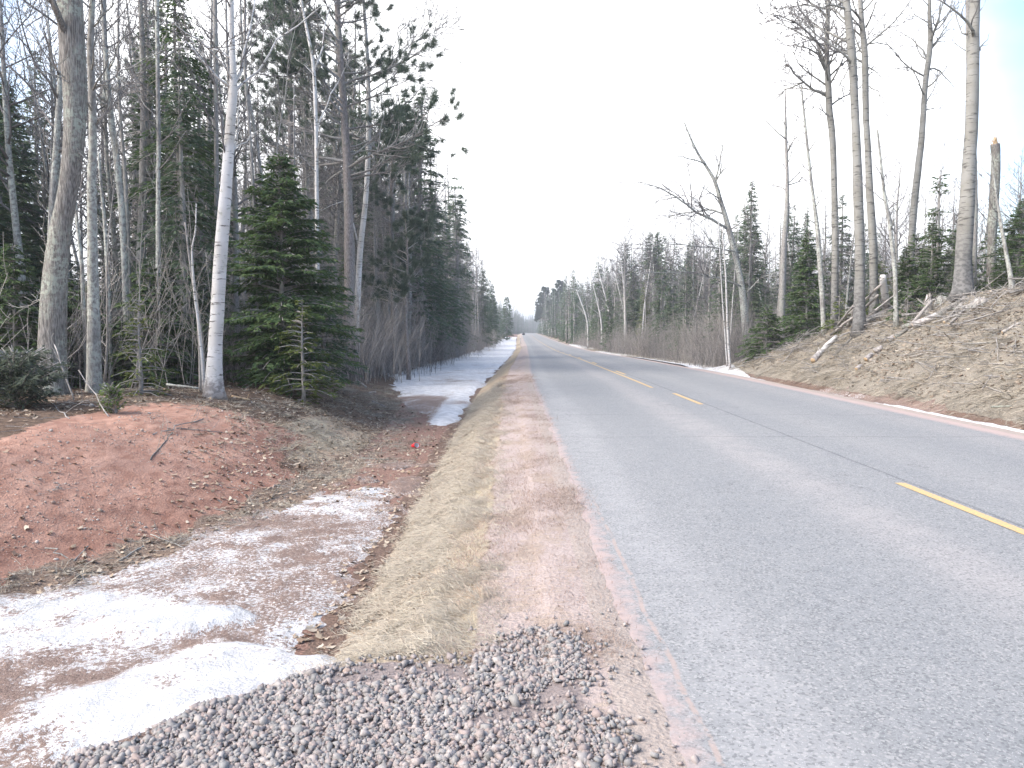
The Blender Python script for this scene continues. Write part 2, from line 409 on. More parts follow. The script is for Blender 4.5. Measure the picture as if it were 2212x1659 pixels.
def mat_bark(name, dark, light, lich=None, lf=.6, vs=(9, 9, 1.4), sc=6., bd=.03, rv=.25):
    b = NB(name)
    n = b.noise(sc, b.co(vs), det=6, rough=.6); m = b.noise(1.2, det=4); k = b.noise(14, det=4, rough=.7)
    col = b.mix(b.rng(n, .36, .64), dark, light)
    col = b.mix(b.rng(b.rand(), 0, 1, 0, rv, False), col, (dark[0] * .8, dark[1] * .8, dark[2] * .85))
    if lich: col = b.mix(b.math('MULTIPLY', b.rng(m, lf - .12, lf + .1), b.rng(k, .42, .58)), col, lich)
    return b.fin(col, .92, n, .9, bd)
def mat_white_bark(name, white, mark, amt=.62, low=None, lowz=1.2, freq=5.):
    b = NB(name)
    n = b.noise(freq, b.co((.55, .55, 3.4)), det=5, rough=.65); m = b.noise(1.1, b.co((.6, .6, 1.6)), det=4); k = b.noise(9, b.co((1, 1, 1.5)), det=5)
    col = b.mix(b.rng(m, .35, .7), white, (white[0] * .78, white[1] * .76, white[2] * .72))
    col = b.mix(b.math('MULTIPLY', b.rng(n, amt - .02, amt + .05), .9), col, mark)
    col = b.mix(b.math('MULTIPLY', b.rng(k, .6, .7), .5), col, (.20, .21, .15))
    if low:
        sx = b.n('ShaderNodeSeparateXYZ'); b.l(b.tc.outputs['Object'], sx.inputs[0])
        z = b.math('ADD', sx.outputs[2], b.math('MULTIPLY', b.math('SUBTRACT', k, .5), 1.2))
        col = b.mix(b.rng(z, lowz, lowz * .25), col, b.mix(b.rng(k, .4, .6), low, (low[0] * 1.7, low[1] * 1.7, low[2] * 1.7)))
    return b.fin(col, .8, n, .35, .015)
def mat_leaf(name, a, c, tip=None, rv=.35, sc=2.5):
    b = NB(name); n = b.noise(sc, det=3); k = b.noise(25, det=2)
    col = b.mix(b.rng(n, .35, .65), a, c)
    if tip: col = b.mix(b.rng(k, .55, .72), col, tip)
    col = b.mix(b.rng(b.rand(), 0, 1, 0, rv, False), col, (a[0] * .7 + .01, a[1] * .62, a[2] * .8))
    b.b.inputs['Specular IOR Level'].default_value = .3
    tr = b.n('ShaderNodeBsdfTranslucent'); b.l(col, tr.inputs[0]); ms = b.n('ShaderNodeMixShader'); ms.inputs[0].default_value = .38
    b.l(b.b.outputs[0], ms.inputs[1]); b.l(tr.outputs[0], ms.inputs[2]); b.l(ms.outputs[0], b.o.inputs[0])
    return b.fin(col, .65)
def mat_flat(name, c, rough=.8, var=.25, sc=12):
    b = NB(name); n = b.noise(sc, det=4)
    col = b.mix(b.rng(n, .3, .7), tuple(x * (1 - var) for x in c), tuple(min(1, x * (1 + var)) for x in c))
    return b.fin(col, rough)
def mat_rand(name, cols, rough=.85, sc=18, bump=True):
    b = NB(name); r = b.n('ShaderNodeValToRGB'); r.color_ramp.interpolation = 'LINEAR'
    el = r.color_ramp.elements
    for i, c in enumerate(cols):
        e = el[i] if i < 2 else el.new(1)
        e.position = i / (len(cols) - 1); e.color = c + (1,)
    b.l(b.rand(), r.inputs[0]); n = b.noise(sc, det=3)
    col = b.mix(b.rng(n, .3, .7, 0, .35), r.outputs[0], (.1, .09, .085))
    return b.fin(col, rough, n if bump else None, .3, .004)

M = dict(
    ground=mat_ground(), snow=mat_snow(), asphalt=mat_asphalt(), paint=mat_paint(),
    maple=mat_bark('furrowed_grey_bark', (.13, .118, .108), (.37, .345, .315), (.44, .47, .40), .53, (15, 15, 1.5), 4.0, .06),
    lichen=mat_bark('lichen_spotted_grey_bark', (.19, .18, .168), (.35, .34, .32), (.46, .48, .43), .47, (6, 6, 2), 5, .02),
    grey=mat_bark('grey_bark', (.23, .218, .205), (.41, .39, .365), (.33, .35, .30), .58, (5, 5, 2), 5, .015, .5),
    dead=mat_bark('dead_twig_bark', (.26, .24, .225), (.42, .395, .37), (.36, .38, .33), .62, (4, 4, 2), 5, .01, .55),
    twig=mat_bark('grey_twig_bark', (.15, .14, .138), (.25, .235, .225), None, .5, (2, 2, 2), 4, .005, .5),
    brush=mat_bark('brown_brush_bark', (.30, .275, .25), (.45, .42, .385), None, .5, (2, 2, 2), 4, .005, .5),
    pine=mat_bark('scaly_pine_bark', (.18, .155, .145), (.33, .295, .28), (.28, .29, .25), .6, (7, 7, 2.5), 4, .03),
    aspen=mat_white_bark('pale_aspen_bark', (.29, .285, .265), (.085, .08, .075), .58, (.12, .118, .115), 2.6, 5.),
    birch=mat_white_bark('white_birch_bark', (.62, .61, .60), (.07, .06, .055), .59, (.25, .23, .22), .5, 6.),
    fir=mat_leaf('fir_needles', (.075, .13, .056), (.125, .19, .072), (.19, .235, .09)),
    firy=mat_leaf('yellowish_fir_needles', (.10, .14, .04), (.16, .20, .055), (.23, .25, .08)),
    spruce=mat_leaf('dark_spruce_needles', (.095, .15, .092), (.15, .215, .12), (.22, .25, .14)),
    pinen=mat_leaf('pine_needles', (.085, .125, .09), (.14, .18, .125), (.19, .215, .15)),
    sprig=mat_leaf('fresh_green_needles', (.09, .15, .03), (.14, .21, .05), None),
    juniper=mat_leaf('grey_green_needles', (.10, .13, .085), (.15, .18, .12), None),
    wood=mat_bark('weathered_bare_wood', (.26, .24, .22), (.48, .45, .42), None, .5, (5, 5, 1), 6, .01),
    rawwood=mat_flat('split_fresh_wood', (.50, .36, .22)), stone=mat_rand('crushed_stone', [(.22, .215, .21), (.33, .315, .305), (.38, .31, .285), (.26, .26, .255), (.45, .41, .385), (.34, .27, .25), (.29, .29, .28)]),
    pebble=mat_rand('berm_pebbles', [(.50, .42, .36), (.34, .24, .19), (.60, .54, .48), (.20, .12, .09), (.46, .36, .28)]),
    boulder=mat_flat('field_stone', (.36, .33, .30), .85, .35, 9),
    leafd=mat_rand('dead_leaves', [(.26, .18, .12), (.44, .35, .25), (.16, .10, .07), (.55, .48, .38), (.32, .22, .15)], .75, 30, False),
    straw=mat_rand('dry_grass_blades', [(.44, .385, .30), (.54, .475, .375), (.36, .30, .235), (.49, .43, .335), (.40, .365, .29)], .7, 8, False),
    strawb=mat_rand('brown_grass_blades', [(.33, .295, .23), (.44, .40, .32), (.24, .21, .17), (.38, .34, .27), (.29, .275, .235)], .7, 8, False),
    cup=mat_flat('red_plastic', (.75, .03, .04), .35, .05), cupw=mat_flat('white_plastic', (.8, .8, .8), .4, .05),
    black=mat_flat('black_painted_metal', (.02, .02, .022), .4, .1), signr=mat_flat('red_sign_sheet', (.65, .04, .03), .5, .05),
    postw=mat_flat('white_post_plastic', (.75, .75, .74), .5, .05), steel=mat_flat('grey_steel', (.3, .3, .3), .5, .1),
)

# ------------------------------------------------------------------ ground sheet
def axis(segs):
    a = []
    for lo, hi, st in segs: a += list(np.arange(lo, hi, st))
    a.append(segs[-1][1]); return np.array(a)
xs = axis([(-2400, -400, 250), (-400, -80, 40), (-80, -25, 5), (-25, -12, .8), (-12, -6, .15), (-6, 1.2, .045), (1.2, 7.5, .7), (7.5, 9.5, .09), (9.5, 16, .16), (16, 30, 1), (30, 80, 5), (80, 400, 40), (400, 2400, 250)])
ys = [-60, -30, -15, -8, -4, -1, .5, 1.5, 2.2]; y_ = 2.4
while y_ < 3500: ys.append(y_); y_ += max(.035, y_ * (.0085 if y_ < 60 else .02 if y_ < 400 else .06))
ys = np.array(ys)
X, Y = np.meshgrid(xs, ys)
Z = H(X, Y)
nx, ny = len(xs), len(ys)
i, j = np.meshgrid(np.arange(nx - 1), np.arange(ny - 1)); a = j * nx + i
Fq = np.stack([a, a + 1, a + 1 + nx, a + nx], -1).reshape(-1, 4)
S = X - d_off(Y); SJ = S + .22 * fbm(X, Y, .45, 4, 95) + .12 * fbm(X, Y, 1.5, 2, 96); U = s_toe(Y) - S
def box(v, a, b, w_=.12): return sm(a - w_, a + w_, v) * (1 - sm(b - w_, b + w_, v))
BT = bankT(Y)
att = dict(
    w_floor=box(S, -30, -1.3, .15) * (1 - sm(-.1, .5, U)) * 1.0,
    w_grass=np.maximum(box(SJ, -1.3, -.22, .16) * sm(3.4, 4.3, Y), .75 * box(U, .1, 1.6, .4) * box(Y, 12.5, 17, 1.2)) + .7 * box(S, 9.2, 10.6, .3) * sm(38, 45, Y),
    w_bank=box(S, 9.15, 60, .15) * (BT > .02) * sm(0, .4, BT + .2),
    w_damp_shade=(1 - sm(.5, 1.7, U + 1.2 * fbm(X, Y, 1.3, 3, 83))) * (U > -.5),  # lower berm side: damp soil and its shade, both put into the colour
    w_foot=box(U + .8 * fbm(X, Y, .6, 4, 81), -.3, .34, .16) * sm(3, 5, Y) * (1 - sm(13, 15, Y)),
    w_red=np.clip(box(U, -.05, np.interp(Y, [5, 8.5, 11.5, 14], [2.1, 2.5, 3.5, 3.5]), .15) * box(Y, -2, 14.2 - .5 * np.clip(U - 1.7, -1, 2), .9) * (1 - .85 * box(U, -.3, .9, .3) * sm(11, 13, Y)), 0, 1),
    w_sand=box(SJ, -.22, 1.4, .16), w_verge=np.maximum(box(S, 7, 8.55, .08), box(S, .46, 1.2, .05)),
    w_mud=np.maximum(box(S, -1.5, -1.22, .08) * .95, box(S, 8.75, 9.45, .1) * .97 * (1 - sm(60, 80, Y))),
    w_stone=sm(-.15, .25, gravel_w(S, Y)) * (1 - sm(.15, .5, S)) * .95)
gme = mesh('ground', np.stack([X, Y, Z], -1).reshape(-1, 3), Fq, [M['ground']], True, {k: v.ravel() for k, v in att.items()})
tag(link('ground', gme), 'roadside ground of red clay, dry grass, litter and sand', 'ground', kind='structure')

# ------------------------------------------------------------------ road
sx = np.concatenate([np.linspace(.5, 8.0, 9)]); ry = [-60, -30, -10]; y_ = 0.
while y_ < 3300: ry.append(y_); y_ += max(1., y_ * .03)
ry = np.array(ry); SX, RY = np.meshgrid(sx, ry)
V = np.stack([SX + d_off(RY), RY, z_road(RY) + .004 - .012 * np.abs(SX - 4.2) / 3.6 + .006], -1).reshape(-1, 3)
nx2 = len(sx); i, j = np.meshgrid(np.arange(nx2 - 1), np.arange(len(ry) - 1)); a = j * nx2 + i
rme = mesh('road', V, np.stack([a, a + 1, a + 1 + nx2, a + nx2], -1).reshape(-1, 4), [M['asphalt']], True, dict(lane=SX.ravel(), along=RY.ravel()))
tag(link('road', rme), 'weathered grey two lane asphalt road', 'road', kind='structure')
def stripe(name, s0, s1, y0, y1, label, group=None):
    n = max(2, int((y1 - y0) / 1.0)); yy = np.linspace(y0, y1, n + 1)
    V = []
    for k_, s_ in enumerate((s0, s1)):
        V.append(np.stack([s_ + d_off(yy), yy, z_road(yy) + .0145 + 0 * yy - .012 * abs(s_ - 4.2) / 3.6], -1))
    V = np.stack(V, 1).reshape(-1, 3); a = np.arange(n) * 2
    o = link(name, mesh(name, V, np.stack([a, a + 1, a + 3, a + 2], -1), [M['paint']]))
    tag(o, label, 'road marking', group, 'structure'); return o
k = 0
for y0 in [-6.5, 5.5] + [17.5 + 12 * q for q in range(0, 24)]:
    lab = 'worn yellow centre dash nearest the camera at the right edge' if y0 == 5.5 else \
          'short yellow centre dash second from the camera on grey asphalt' if y0 == 17.5 else 'yellow centre dash beside the solid line further up the road'
    stripe('centre_line_dash', 4.13, 4.24, y0, y0 + 3, lab, 'yellow centre dashes')
stripe('solid_centre_line', 3.92, 4.02, 22.5, 330, 'solid yellow no passing line left of the far centre dashes')

# ------------------------------------------------------------------ snow sheets (thickness that runs out into the ground)
def snow(name, x0, x1, y0, y1, st, fn, label, kind='structure'):
    gx = np.arange(x0, x1, st[0]); gy = [y0]; 
    while gy[-1] < y1: gy.append(gy[-1] + max(st[1], gy[-1] * st[2]))
    gy = np.array(gy); X, Y = np.meshgrid(gx, gy); Xw = X + d_off(Y)
    t, dirt = fn(X, Y)
    t = t + .018 * fbm(Xw, Y, .12, 3, 21) + .035 * fbm(Xw, Y, .5, 3, 22)
    Zz = H(Xw, Y, False) * .55 + H(Xw, Y) * .45 + t
    nx = len(gx); i, j = np.meshgrid(np.arange(nx - 1), np.arange(len(gy) - 1)); a = (j * nx + i)
    Fq = np.stack([a, a + 1, a + 1 + nx, a + nx], -1).reshape(-1, 4)
    keep = (t.ravel()[Fq] > -.05).any(1); Fq = Fq[keep]
    used = np.unique(Fq); mp_ = np.zeros(X.size, int); mp_[used] = np.arange(len(used))
    V = np.stack([Xw, Y, Zz], -1).reshape(-1, 3)[used]
    o = link(name, mesh(name, V, mp_[Fq], [M['snow']], True, dict(dirt=dirt.ravel()[used])))
    return tag(o, label, 'snow', kind=kind)
def blob(X, Y, cx, cy, rx, ry, rot=0):
    c, s_ = math.cos(rot), math.sin(rot); dx = X - cx; dy = Y - cy
    return 1 - np.sqrt(((dx * c + dy * s_) / rx) ** 2 + ((-dx * s_ + dy * c) / ry) ** 2)
def near_snow(X, Y):
    n = fbm(X, Y, .7, 4, 31); n2 = fbm(X, Y, .22, 3, 33)
    toe = s_toe(Y)
    ins = np.minimum(np.minimum((-1.38 - X) * 1.2, (X - toe + .02) * 1.2), (13.5 - Y) * .3)
    ins = np.minimum(ins, (-.10 - gravel_w(X, Y)) * 1.0)
    t = .03 * np.clip(ins * 3 + n * 2.6 + n2 * 1.2, -1.6, 1.0)
    clean1 = sm(-.25, .35, blob(X, Y, -1.72, 4.7, 1.0, .78, .35) + n * .9)
    clean2 = sm(-.3, .3, blob(X, Y, -2.55, 5.95, .55, .22, .2) + n2 * .8)
    clean3 = sm(-.3, .5, blob(X, Y, -3.8, 6.0, 1.2, .75, .1) + n * .9) * .72
    clean4 = sm(-.3, .3, blob(X, Y, -2.0, 3.75, .5, .3, .5) + n2) 
    t = t + .09 * clean1 + .075 * clean2 + .02 * clean3 + .05 * clean4 * (ins > 0)
    fade = sm(7, 13, Y)
    dirt = .76 + .7 * n + .35 * n2 + .04 * fade
    kk = sm(-2.0, -2.5, X) * sm(5.3, 4.9, Y); dirt = dirt * (1 - kk) + kk * (.72 + .9 * n + .8 * n2)
    cl = np.maximum.reduce([clean1, clean2, clean3, clean4 * .8])
    dirt = np.clip(dirt * (1 - cl) + (.30 + .8 * n2) * cl, .08, 1.1)
    t = t - .05 * sm(9, 13, Y) * (n < .08)
    return t, dirt
snow('ditch_snow', -6.5, -.7, 2.3, 14.5, (.022, .022, .004), near_snow, 'dirty melting snow and ice in the near ditch')
def far_snow(X, Y):
    n = fbm(X, Y, 1.6, 4, 41); n2 = fbm(X, Y * .5, .5, 3, 42)
    lim = np.interp(Y, [17, 21, 24, 28, 34, 40, 60, 120, 200, 320], [-1.9, -2.2, -3.3, -4.2, -5.0, -6.3, -6.6, -7, -6.5, -5])
    rl = np.interp(Y, [17, 25, 40, 120, 320], [-1.5, -1.42, -1.36, -1.3, -1.3])
    ins = np.minimum(np.minimum((rl - X) * 2 + .25 * n2, (X - lim) * 1.0), (Y - 18.8) * .3)
    ins = np.minimum(ins, (300 - Y) * .05)
    t = .05 * np.clip(ins * 2 + n * 3.0 + n2 * 1.6, -1.5, 1) + .03 * sm(-.1, .2, ins + n * .8)
    k_ = sm(28.5, 26, Y + 5 * n2) * sm(-1.85, -2.15, X + .5 * n); dirt = k_ * (.80 + n * .9) + (1 - k_) * (.25 + .6 * np.clip(n * 2, 0, 1) + .3 * n2)
    return t, np.clip(dirt, .05, 1)
snow('verge_snow', -8, -.9, 17, 330, (.07, .07, .006), far_snow, 'white snow strip lying in the ditch below the left forest')
def right_snow(X, Y):
    n = fbm(X, Y, 1.8, 4, 51); n2 = fbm(X, Y, .5, 3, 52)
    a1 = np.minimum((.13 - np.abs(X - 8.68)) * 7, (18.2 - Y) * .5)
    wd = np.interp(Y, [24, 27, 31, 36, 40, 60], [.10, .16, .32, .65, 1.6, 1.9]); c = np.interp(Y, [24, 31, 36, 60], [8.75, 8.95, 9.2, 10.0])
    a2 = np.minimum((wd - np.abs(X - c)) * 2.5, np.minimum((Y - 25) * .4, (59 - Y) * .3))
    a3 = blob(X, Y, 10.2, 88, 1.4, 16) * 1.3; a4 = blob(X, Y, 10.3, 140, 1.6, 22) * 1.2; a5 = blob(X, Y, 9.2, 21.3, .25, 3) * .25; a6 = blob(X, Y, 11.5, 68, 1.0, 7)
    ins = np.maximum.reduce([a1, a2, a3, a4, a5, a6])
    t = .045 * np.clip(ins * 2 + n * 1.3 + n2 * .8, -1.6, 1) + .02 * (ins > 0)
    return t, np.clip(.2 + n * .5 + .7 * (a5 >= ins) + .3 * (Y > 36) * (n2 > .05), .05, 1)
snow('roadside_snow', 8.2, 14.5, 11, 175, (.05, .06, .006), right_snow, 'thin snow strip along the right road verge')

# ------------------------------------------------------------------ scatter by geometry nodes (only for what nobody could count)
def scatter(name, pts, rots, scl, protos, label, cat, kind='stuff'):
    col = bpy.data.collections.new(name + '_pieces')
    for p in protos: col.objects.link(p)
    n = len(pts); me = bpy.data.meshes.new(name); me.vertices.add(n)
    me.vertices.foreach_set('co', np.asarray(pts, np.float32).ravel())
    a = me.attributes.new('rot', 'FLOAT_VECTOR', 'POINT'); a.data.foreach_set('vector', np.asarray(rots, np.float32).ravel())
    a = me.attributes.new('scl', 'FLOAT', 'POINT'); a.data.foreach_set('value', np.asarray(scl, np.float32))
    a = me.attributes.new('pick', 'INT', 'POINT'); a.data.foreach_set('value', NP.randint(0, len(protos), n).astype(np.int32))
    o = link(name, me)
    g = bpy.data.node_groups.new(name, 'GeometryNodeTree')
    g.interface.new_socket('Geometry', in_out='INPUT', socket_type='NodeSocketGeometry'); g.interface.new_socket('Geometry', in_out='OUTPUT', socket_type='NodeSocketGeometry')
    gi = g.nodes.new('NodeGroupInput'); go = g.nodes.new('NodeGroupOutput'); ip = g.nodes.new('GeometryNodeInstanceOnPoints'); ci = g.nodes.new('GeometryNodeCollectionInfo')
    ci.inputs['Collection'].default_value = col; ci.inputs['Separate Children'].default_value = True; ci.inputs['Reset Children'].default_value = True
    ip.inputs['Pick Instance'].default_value = True
    def at_(nm, ty):
        q = g.nodes.new('GeometryNodeInputNamedAttribute'); q.data_type = ty; q.inputs['Name'].default_value = nm; return q.outputs['Attribute']
    g.links.new(gi.outputs[0], ip.inputs['Points']); g.links.new(ci.outputs[0], ip.inputs['Instance'])
    g.links.new(at_('pick', 'INT'), ip.inputs['Instance Index']); g.links.new(at_('rot', 'FLOAT_VECTOR'), ip.inputs['Rotation']); g.links.new(at_('scl', 'FLOAT'), ip.inputs['Scale'])
    g.links.new(ip.outputs[0], go.inputs[0])
    md = o.modifiers.new('scatter', 'NODES'); md.node_group = g
    return tag(o, label, cat, kind=kind)
def proto(name, me): return bpy.data.objects.new(name, me)
def rot_z(n): return np.stack([np.zeros(n), np.zeros(n), NP.rand(n) * 6.283], -1)
ICO_V = None
def rock_mesh(name, seed, mat, flat=.65, jag=.3):
    rs = np.random.RandomState(seed); t = (1 + 5 ** .5) / 2
    V = np.array([(-1, t, 0), (1, t, 0), (-1, -t, 0), (1, -t, 0), (0, -1, t), (0, 1, t), (0, -1, -t), (0, 1, -t), (t, 0, -1), (t, 0, 1), (-t, 0, -1), (-t, 0, 1)], float) / 1.9
    Fc = np.array([(0, 11, 5), (0, 5, 1), (0, 1, 7), (0, 7, 10), (0, 10, 11), (1, 5, 9), (5, 11, 4), (11, 10, 2), (10, 7, 6), (7, 1, 8), (3, 9, 4), (3, 4, 2), (3, 2, 6), (3, 6, 8), (3, 8, 9), (4, 9, 5), (2, 4, 11), (6, 2, 10), (8, 6, 7), (9, 8, 1)])
    V = V * (1 + jag * (rs.rand(12, 1) * 2 - 1)) * np.array([1, .65 + .35 * rs.rand(), flat * (.8 + .4 * rs.rand())]) * .5
    return mesh(name, V, Fc, [mat])

def chip_mesh(name, seed, mat):          # angular crusher-run chip: a skewed block with one corner broken off
    rs = np.random.RandomState(seed)
    V = np.array([(x, y, z) for z in (-.5, .5) for x, y in ((-.5, -.5), (.5, -.5), (.5, .5), (-.5, .5))], float) * np.array([1, .78, .55])
    V *= 1 + .42 * (rs.rand(8, 3) - .5); V[rs.randint(4, 8)] *= .45
    V[:, 0] += V[:, 2] * rs.uniform(-.5, .5)
    return mesh(name, V, np.array([(0, 2, 1), (0, 3, 2), (4, 5, 6), (4, 6, 7), (0, 1, 5), (0, 5, 4), (1, 2, 6), (1, 6, 5), (2, 3, 7), (2, 7, 6), (3, 0, 4), (3, 4, 7)]), [mat])
# crushed stone
n = 80000; gx = NP.uniform(-3.6, .72, n); gy = NP.uniform(1.7, 4.6, n)
gw = gravel_w(gx, gy); pr = sm(-.22, .12, gw + .25 * fbm(gx, gy, .35, 3, 61))
hole = sm(.05, .12, fbm(gx, gy, .55, 2, 64) - .05 + .3 * (np.abs(gx + .55) < .35) * (gy > 3.75))
pr = pr * (1 - .9 * hole * (gy > 3.3)) * (1 - .97 * sm(.12, .58, gx + .3 * fbm(gx, gy, .3, 2, 66))); kp = NP.rand(n) < pr
extra = (NP.rand(n) < .012) & (gy < 4.6) & (gy > 3.7) & (gx > -.4)
kp |= extra
gx, gy = gx[kp], gy[kp]; n = len(gx)
gs = np.clip(NP.lognormal(math.log(.0185), .38, n), .009, .05)
pts = np.stack([gx, gy, H(gx, gy) + gs * .10 + .012 * NP.rand(n)], -1)
scatter('gravel', pts, NP.rand(n, 3) * np.array([1.2, 1.2, 6.28]), gs, [proto('stone', (chip_mesh if q % 4 else rock_mesh)('stone', 100 + q, M['stone'])) for q in range(16)], 'grey and purple crushed stone on the driveway apron', 'gravel')

# pebbles on the red clay berm and along verges
def zone_pts(n, x0, x1, y0, y1, fn, logy=False):
    sx_ = NP.uniform(x0, x1, n); yy = np.exp(NP.uniform(math.log(y0), math.log(y1), n)) if logy else NP.uniform(y0, y1, n)
    kp = NP.rand(n) < fn(sx_, yy); sx_, yy = sx_[kp], yy[kp]; xw = sx_ + d_off(yy)
    return xw, yy, H(xw, yy)
x_, y_, z_ = zone_pts(42000, -9, -2.4, 5, 16, lambda s, y: box(s_toe(y) - s, -.1, 3, .2) * .5 * (.3 + 1.4 * (fbm(s, y, .7, 3, 91) > .03)))
gs = np.clip(NP.lognormal(math.log(.0105), .55, len(x_)), .005, .06)
scatter('berm_pebbles', np.stack([x_, y_, z_ + gs * .1], -1), NP.rand(len(x_), 3) * np.array([.6, .6, 6.28]), gs, [proto('pebble', rock_mesh('pebble', 200 + q, M['pebble'])) for q in range(6)], 'small pale pebbles dotted over the red clay berm', 'pebbles')

# dry grass
def tuft_mesh(name, seed, mat, nb, Lr, wd, lie, spread=.12, dirx=None):
    rs = np.random.RandomState(seed); V = []; Fc = []
    for q in range(nb):
        b0 = np.array([rs.randn() * spread, rs.randn() * spread, -.01]); Lb = rs.uniform(*Lr)
        az = rs.rand() * 6.283 if dirx is None else dirx + rs.randn() * .55
        el = rs.uniform(*lie); d0 = np.array([math.cos(az) * math.cos(el), math.sin(az) * math.cos(el), math.sin(el)])
        sd_ = np.array([-math.sin(az), math.cos(az), rs.randn() * .5]); sd_ /= np.linalg.norm(sd_)
        p = b0; base = len(V); ww = wd * rs.uniform(.7, 1.3)
        for k_ in range(4):
            f = ww * (1 - k_ / 3.3)
            V += [p - sd_ * f / 2, p + sd_ * f / 2]
            d0 = d0 + np.array([rs.randn() * .18, rs.randn() * .18, -.30 * (d0[2] > -.05)]); d0 /= np.linalg.norm(d0)
            p = p + d0 * Lb / 3; p[2] = max(p[2], .004 + .01 * rs.rand())
        for k_ in range(3): Fc.append((base + 2 * k_, base + 2 * k_ + 1, base + 2 * k_ + 3, base + 2 * k_ + 2))
    return mesh(name, np.array(V), np.array(Fc), [mat])
tf = [proto('tuft', tuft_mesh('tuft', 300 + q, M['straw'], 30, (.06, .17), .0038, (.0, .35), .07, 2.6)) for q in range(6)]
x_, y_, z_ = zone_pts(15000, -1.4, -.05, 3.9, 26, lambda s, y: np.maximum(box(s + .3 * fbm(s, y, .5, 3, 97), -1.17, -.28, .2), .10 * (s > -.4)) * (.25 + .75 * (fbm(s, y, .4, 3, 71) > -.05)) * (gravel_w(s, y) < -.05), True)
tf += [proto('tuft', tuft_mesh('tuft', 310 + q, M['strawb'], 24, (.05, .14), .0038, (.0, .3), .07, 2.6)) for q in range(4)]
n = len(x_); rt = np.stack([NP.randn(n) * .12, .55 * np.ones(n) + NP.randn(n) * .15 - .55 * (x_ > -.45), NP.randn(n) * .5], -1); rt[:, 1] = -rt[:, 1]
scatter('dry_grass', np.stack([x_, y_, z_ + .005], -1), rt, NP.uniform(.5, 1.0, n) * (1 + y_ * .03), tf, 'flattened pale dry grass on the ditch slope beside the road', 'grass')
M['stem'] = mat_rand('matted_brown_stems', [(.40, .30, .24), (.48, .37, .30), (.30, .21, .17), (.36, .27, .22)], .8, 8, False)
tb = [proto('tuft', tuft_mesh('tuft', 320 + q, M['stem'], 18, (.02, .07), .0028, (.0, .2), .09)) for q in range(5)]
x_, y_, z_ = zone_pts(16000, -.35, .62, 3.9, 30, lambda s, y: (.12 + sm(-.05, .3, fbm(s, y * .35, .35, 4, 72))) * .38, True)
n = len(x_); scatter('matted_stems', np.stack([x_, y_, z_ + .002], -1), rot_z(n), NP.uniform(.5, 1.1, n) * (1 + y_ * .03), tb, 'brown matted dead stems on the pink sand shoulder', 'dead grass')
tr = [proto('tuft', tuft_mesh('tuft', 340 + q, M['strawb' if q % 3 else 'straw'], 26, (.12, .40), .010, (.1, 1.0), .12, 3.0)) for q in range(8)]
x_, y_, z_ = zone_pts(9000, 9.2, 16, 12, 37, lambda s, y: sm(9.35, 9.7, s) * ((s - 9.2) < 1.5 * bankT(y) + .6) * (.35 + .65 * (fbm(s, y, 1.4, 3, 73) > 0)))
n = len(x_); rt = np.stack([NP.randn(n) * .15, -.5 + NP.randn(n) * .2, NP.randn(n) * .6], -1)
scatter('bank_grass', np.stack([x_, y_, z_], -1), rt, NP.uniform(.5, 1.2, n), tr, 'tangled dry grass over the right roadside bank', 'grass')
x_, y_, z_ = zone_pts(5000, 9.3, 12.5, 37, 170, lambda s, y: (fbm(s, y, 3, 3, 74) > -.05) * .8, True)
n = len(x_); scatter('verge_grass', np.stack([x_, y_, z_], -1), rot_z(n), NP.uniform(.8, 1.6, n), tr, 'tan grass standing along the foot of the right forest', 'grass')
x_, y_, z_ = zone_pts(5200, -8, -1.6, 12, 30, lambda s, y: box(s_toe(y) - s, -.4, 2.2, .4) * (.3 + .7 * (fbm(s, y, 1.0, 3, 75) > 0)) + .25 * (y > 13) * (y < 17) * (s < -1.6))
xa, ya2, za = zone_pts(1500, -6, -2.2, 6, 13.5, lambda s, y: box(s_toe(y) - s + .6 * fbm(s, y, .6, 3, 81), -.25, .4, .12) * (.08 + .85 * (fbm(s, y, .5, 3, 78) > .02)))
x_ = np.concatenate([x_, xa]); y_ = np.concatenate([y_, ya2]); z_ = np.concatenate([z_, za])
n = len(x_); scatter('ditch_bank_grass', np.stack([x_, y_, z_], -1), rot_z(n), NP.uniform(.35, .8, n), tr, 'dry grass on the far side of the ditch past the red berm', 'grass')

# leaves
def leaf_mesh(name, seed, kind):
    rs = np.random.RandomState(seed); a = np.linspace(0, 2 * math.pi, 15)[:-1]
    r = 1 + (.38 if kind else .12) * np.cos(a * 5 + rs.rand()) ; r *= .5
    V = [(0, 0, .05)] + [(math.cos(t) * q * 1.0, math.sin(t) * q * .6, .10 * math.cos(t) ** 2 * rs.uniform(.2, 2.2) + rs.randn() * .03) for t, q in zip(a, r)]
    return mesh(name, np.array(V), np.array([(0, 1 + k_, 1 + (k_ + 1) % 14) for k_ in range(14)]), [M['leafd']])
lf = [proto('leaf', leaf_mesh('leaf', 400 + q, q % 2)) for q in range(8)]
def leaves(nm, n, x0, x1, y0, y1, fn, s0, s1, label, logy=True):
    x_, y_, z_ = zone_pts(n, x0, x1, y0, y1, fn, logy); n = len(x_)
    scatter(nm, np.stack([x_, y_, z_ + .012], -1), np.stack([NP.randn(n) * .3, NP.randn(n) * .3, NP.rand(n) * 6.28], -1), NP.uniform(s0, s1, n), lf, label, 'leaf litter')
leaves('ditch_leaves', 7500, -4.6, -.45, 3.0, 22, lambda s, y: (box(s, -1.7, -1.0, .2) * .8 + .10 + .30 * (s > -1.25) * (s < -.55) + .55 * sm(8.5, 11, y) * (s < -1.2) + .5 * box(s_toe(y) - s, -.2, .5, .2)) * (gravel_w(s, y) < -.1), .035, .08, 'tan and brown dead leaves lying in the ditch')
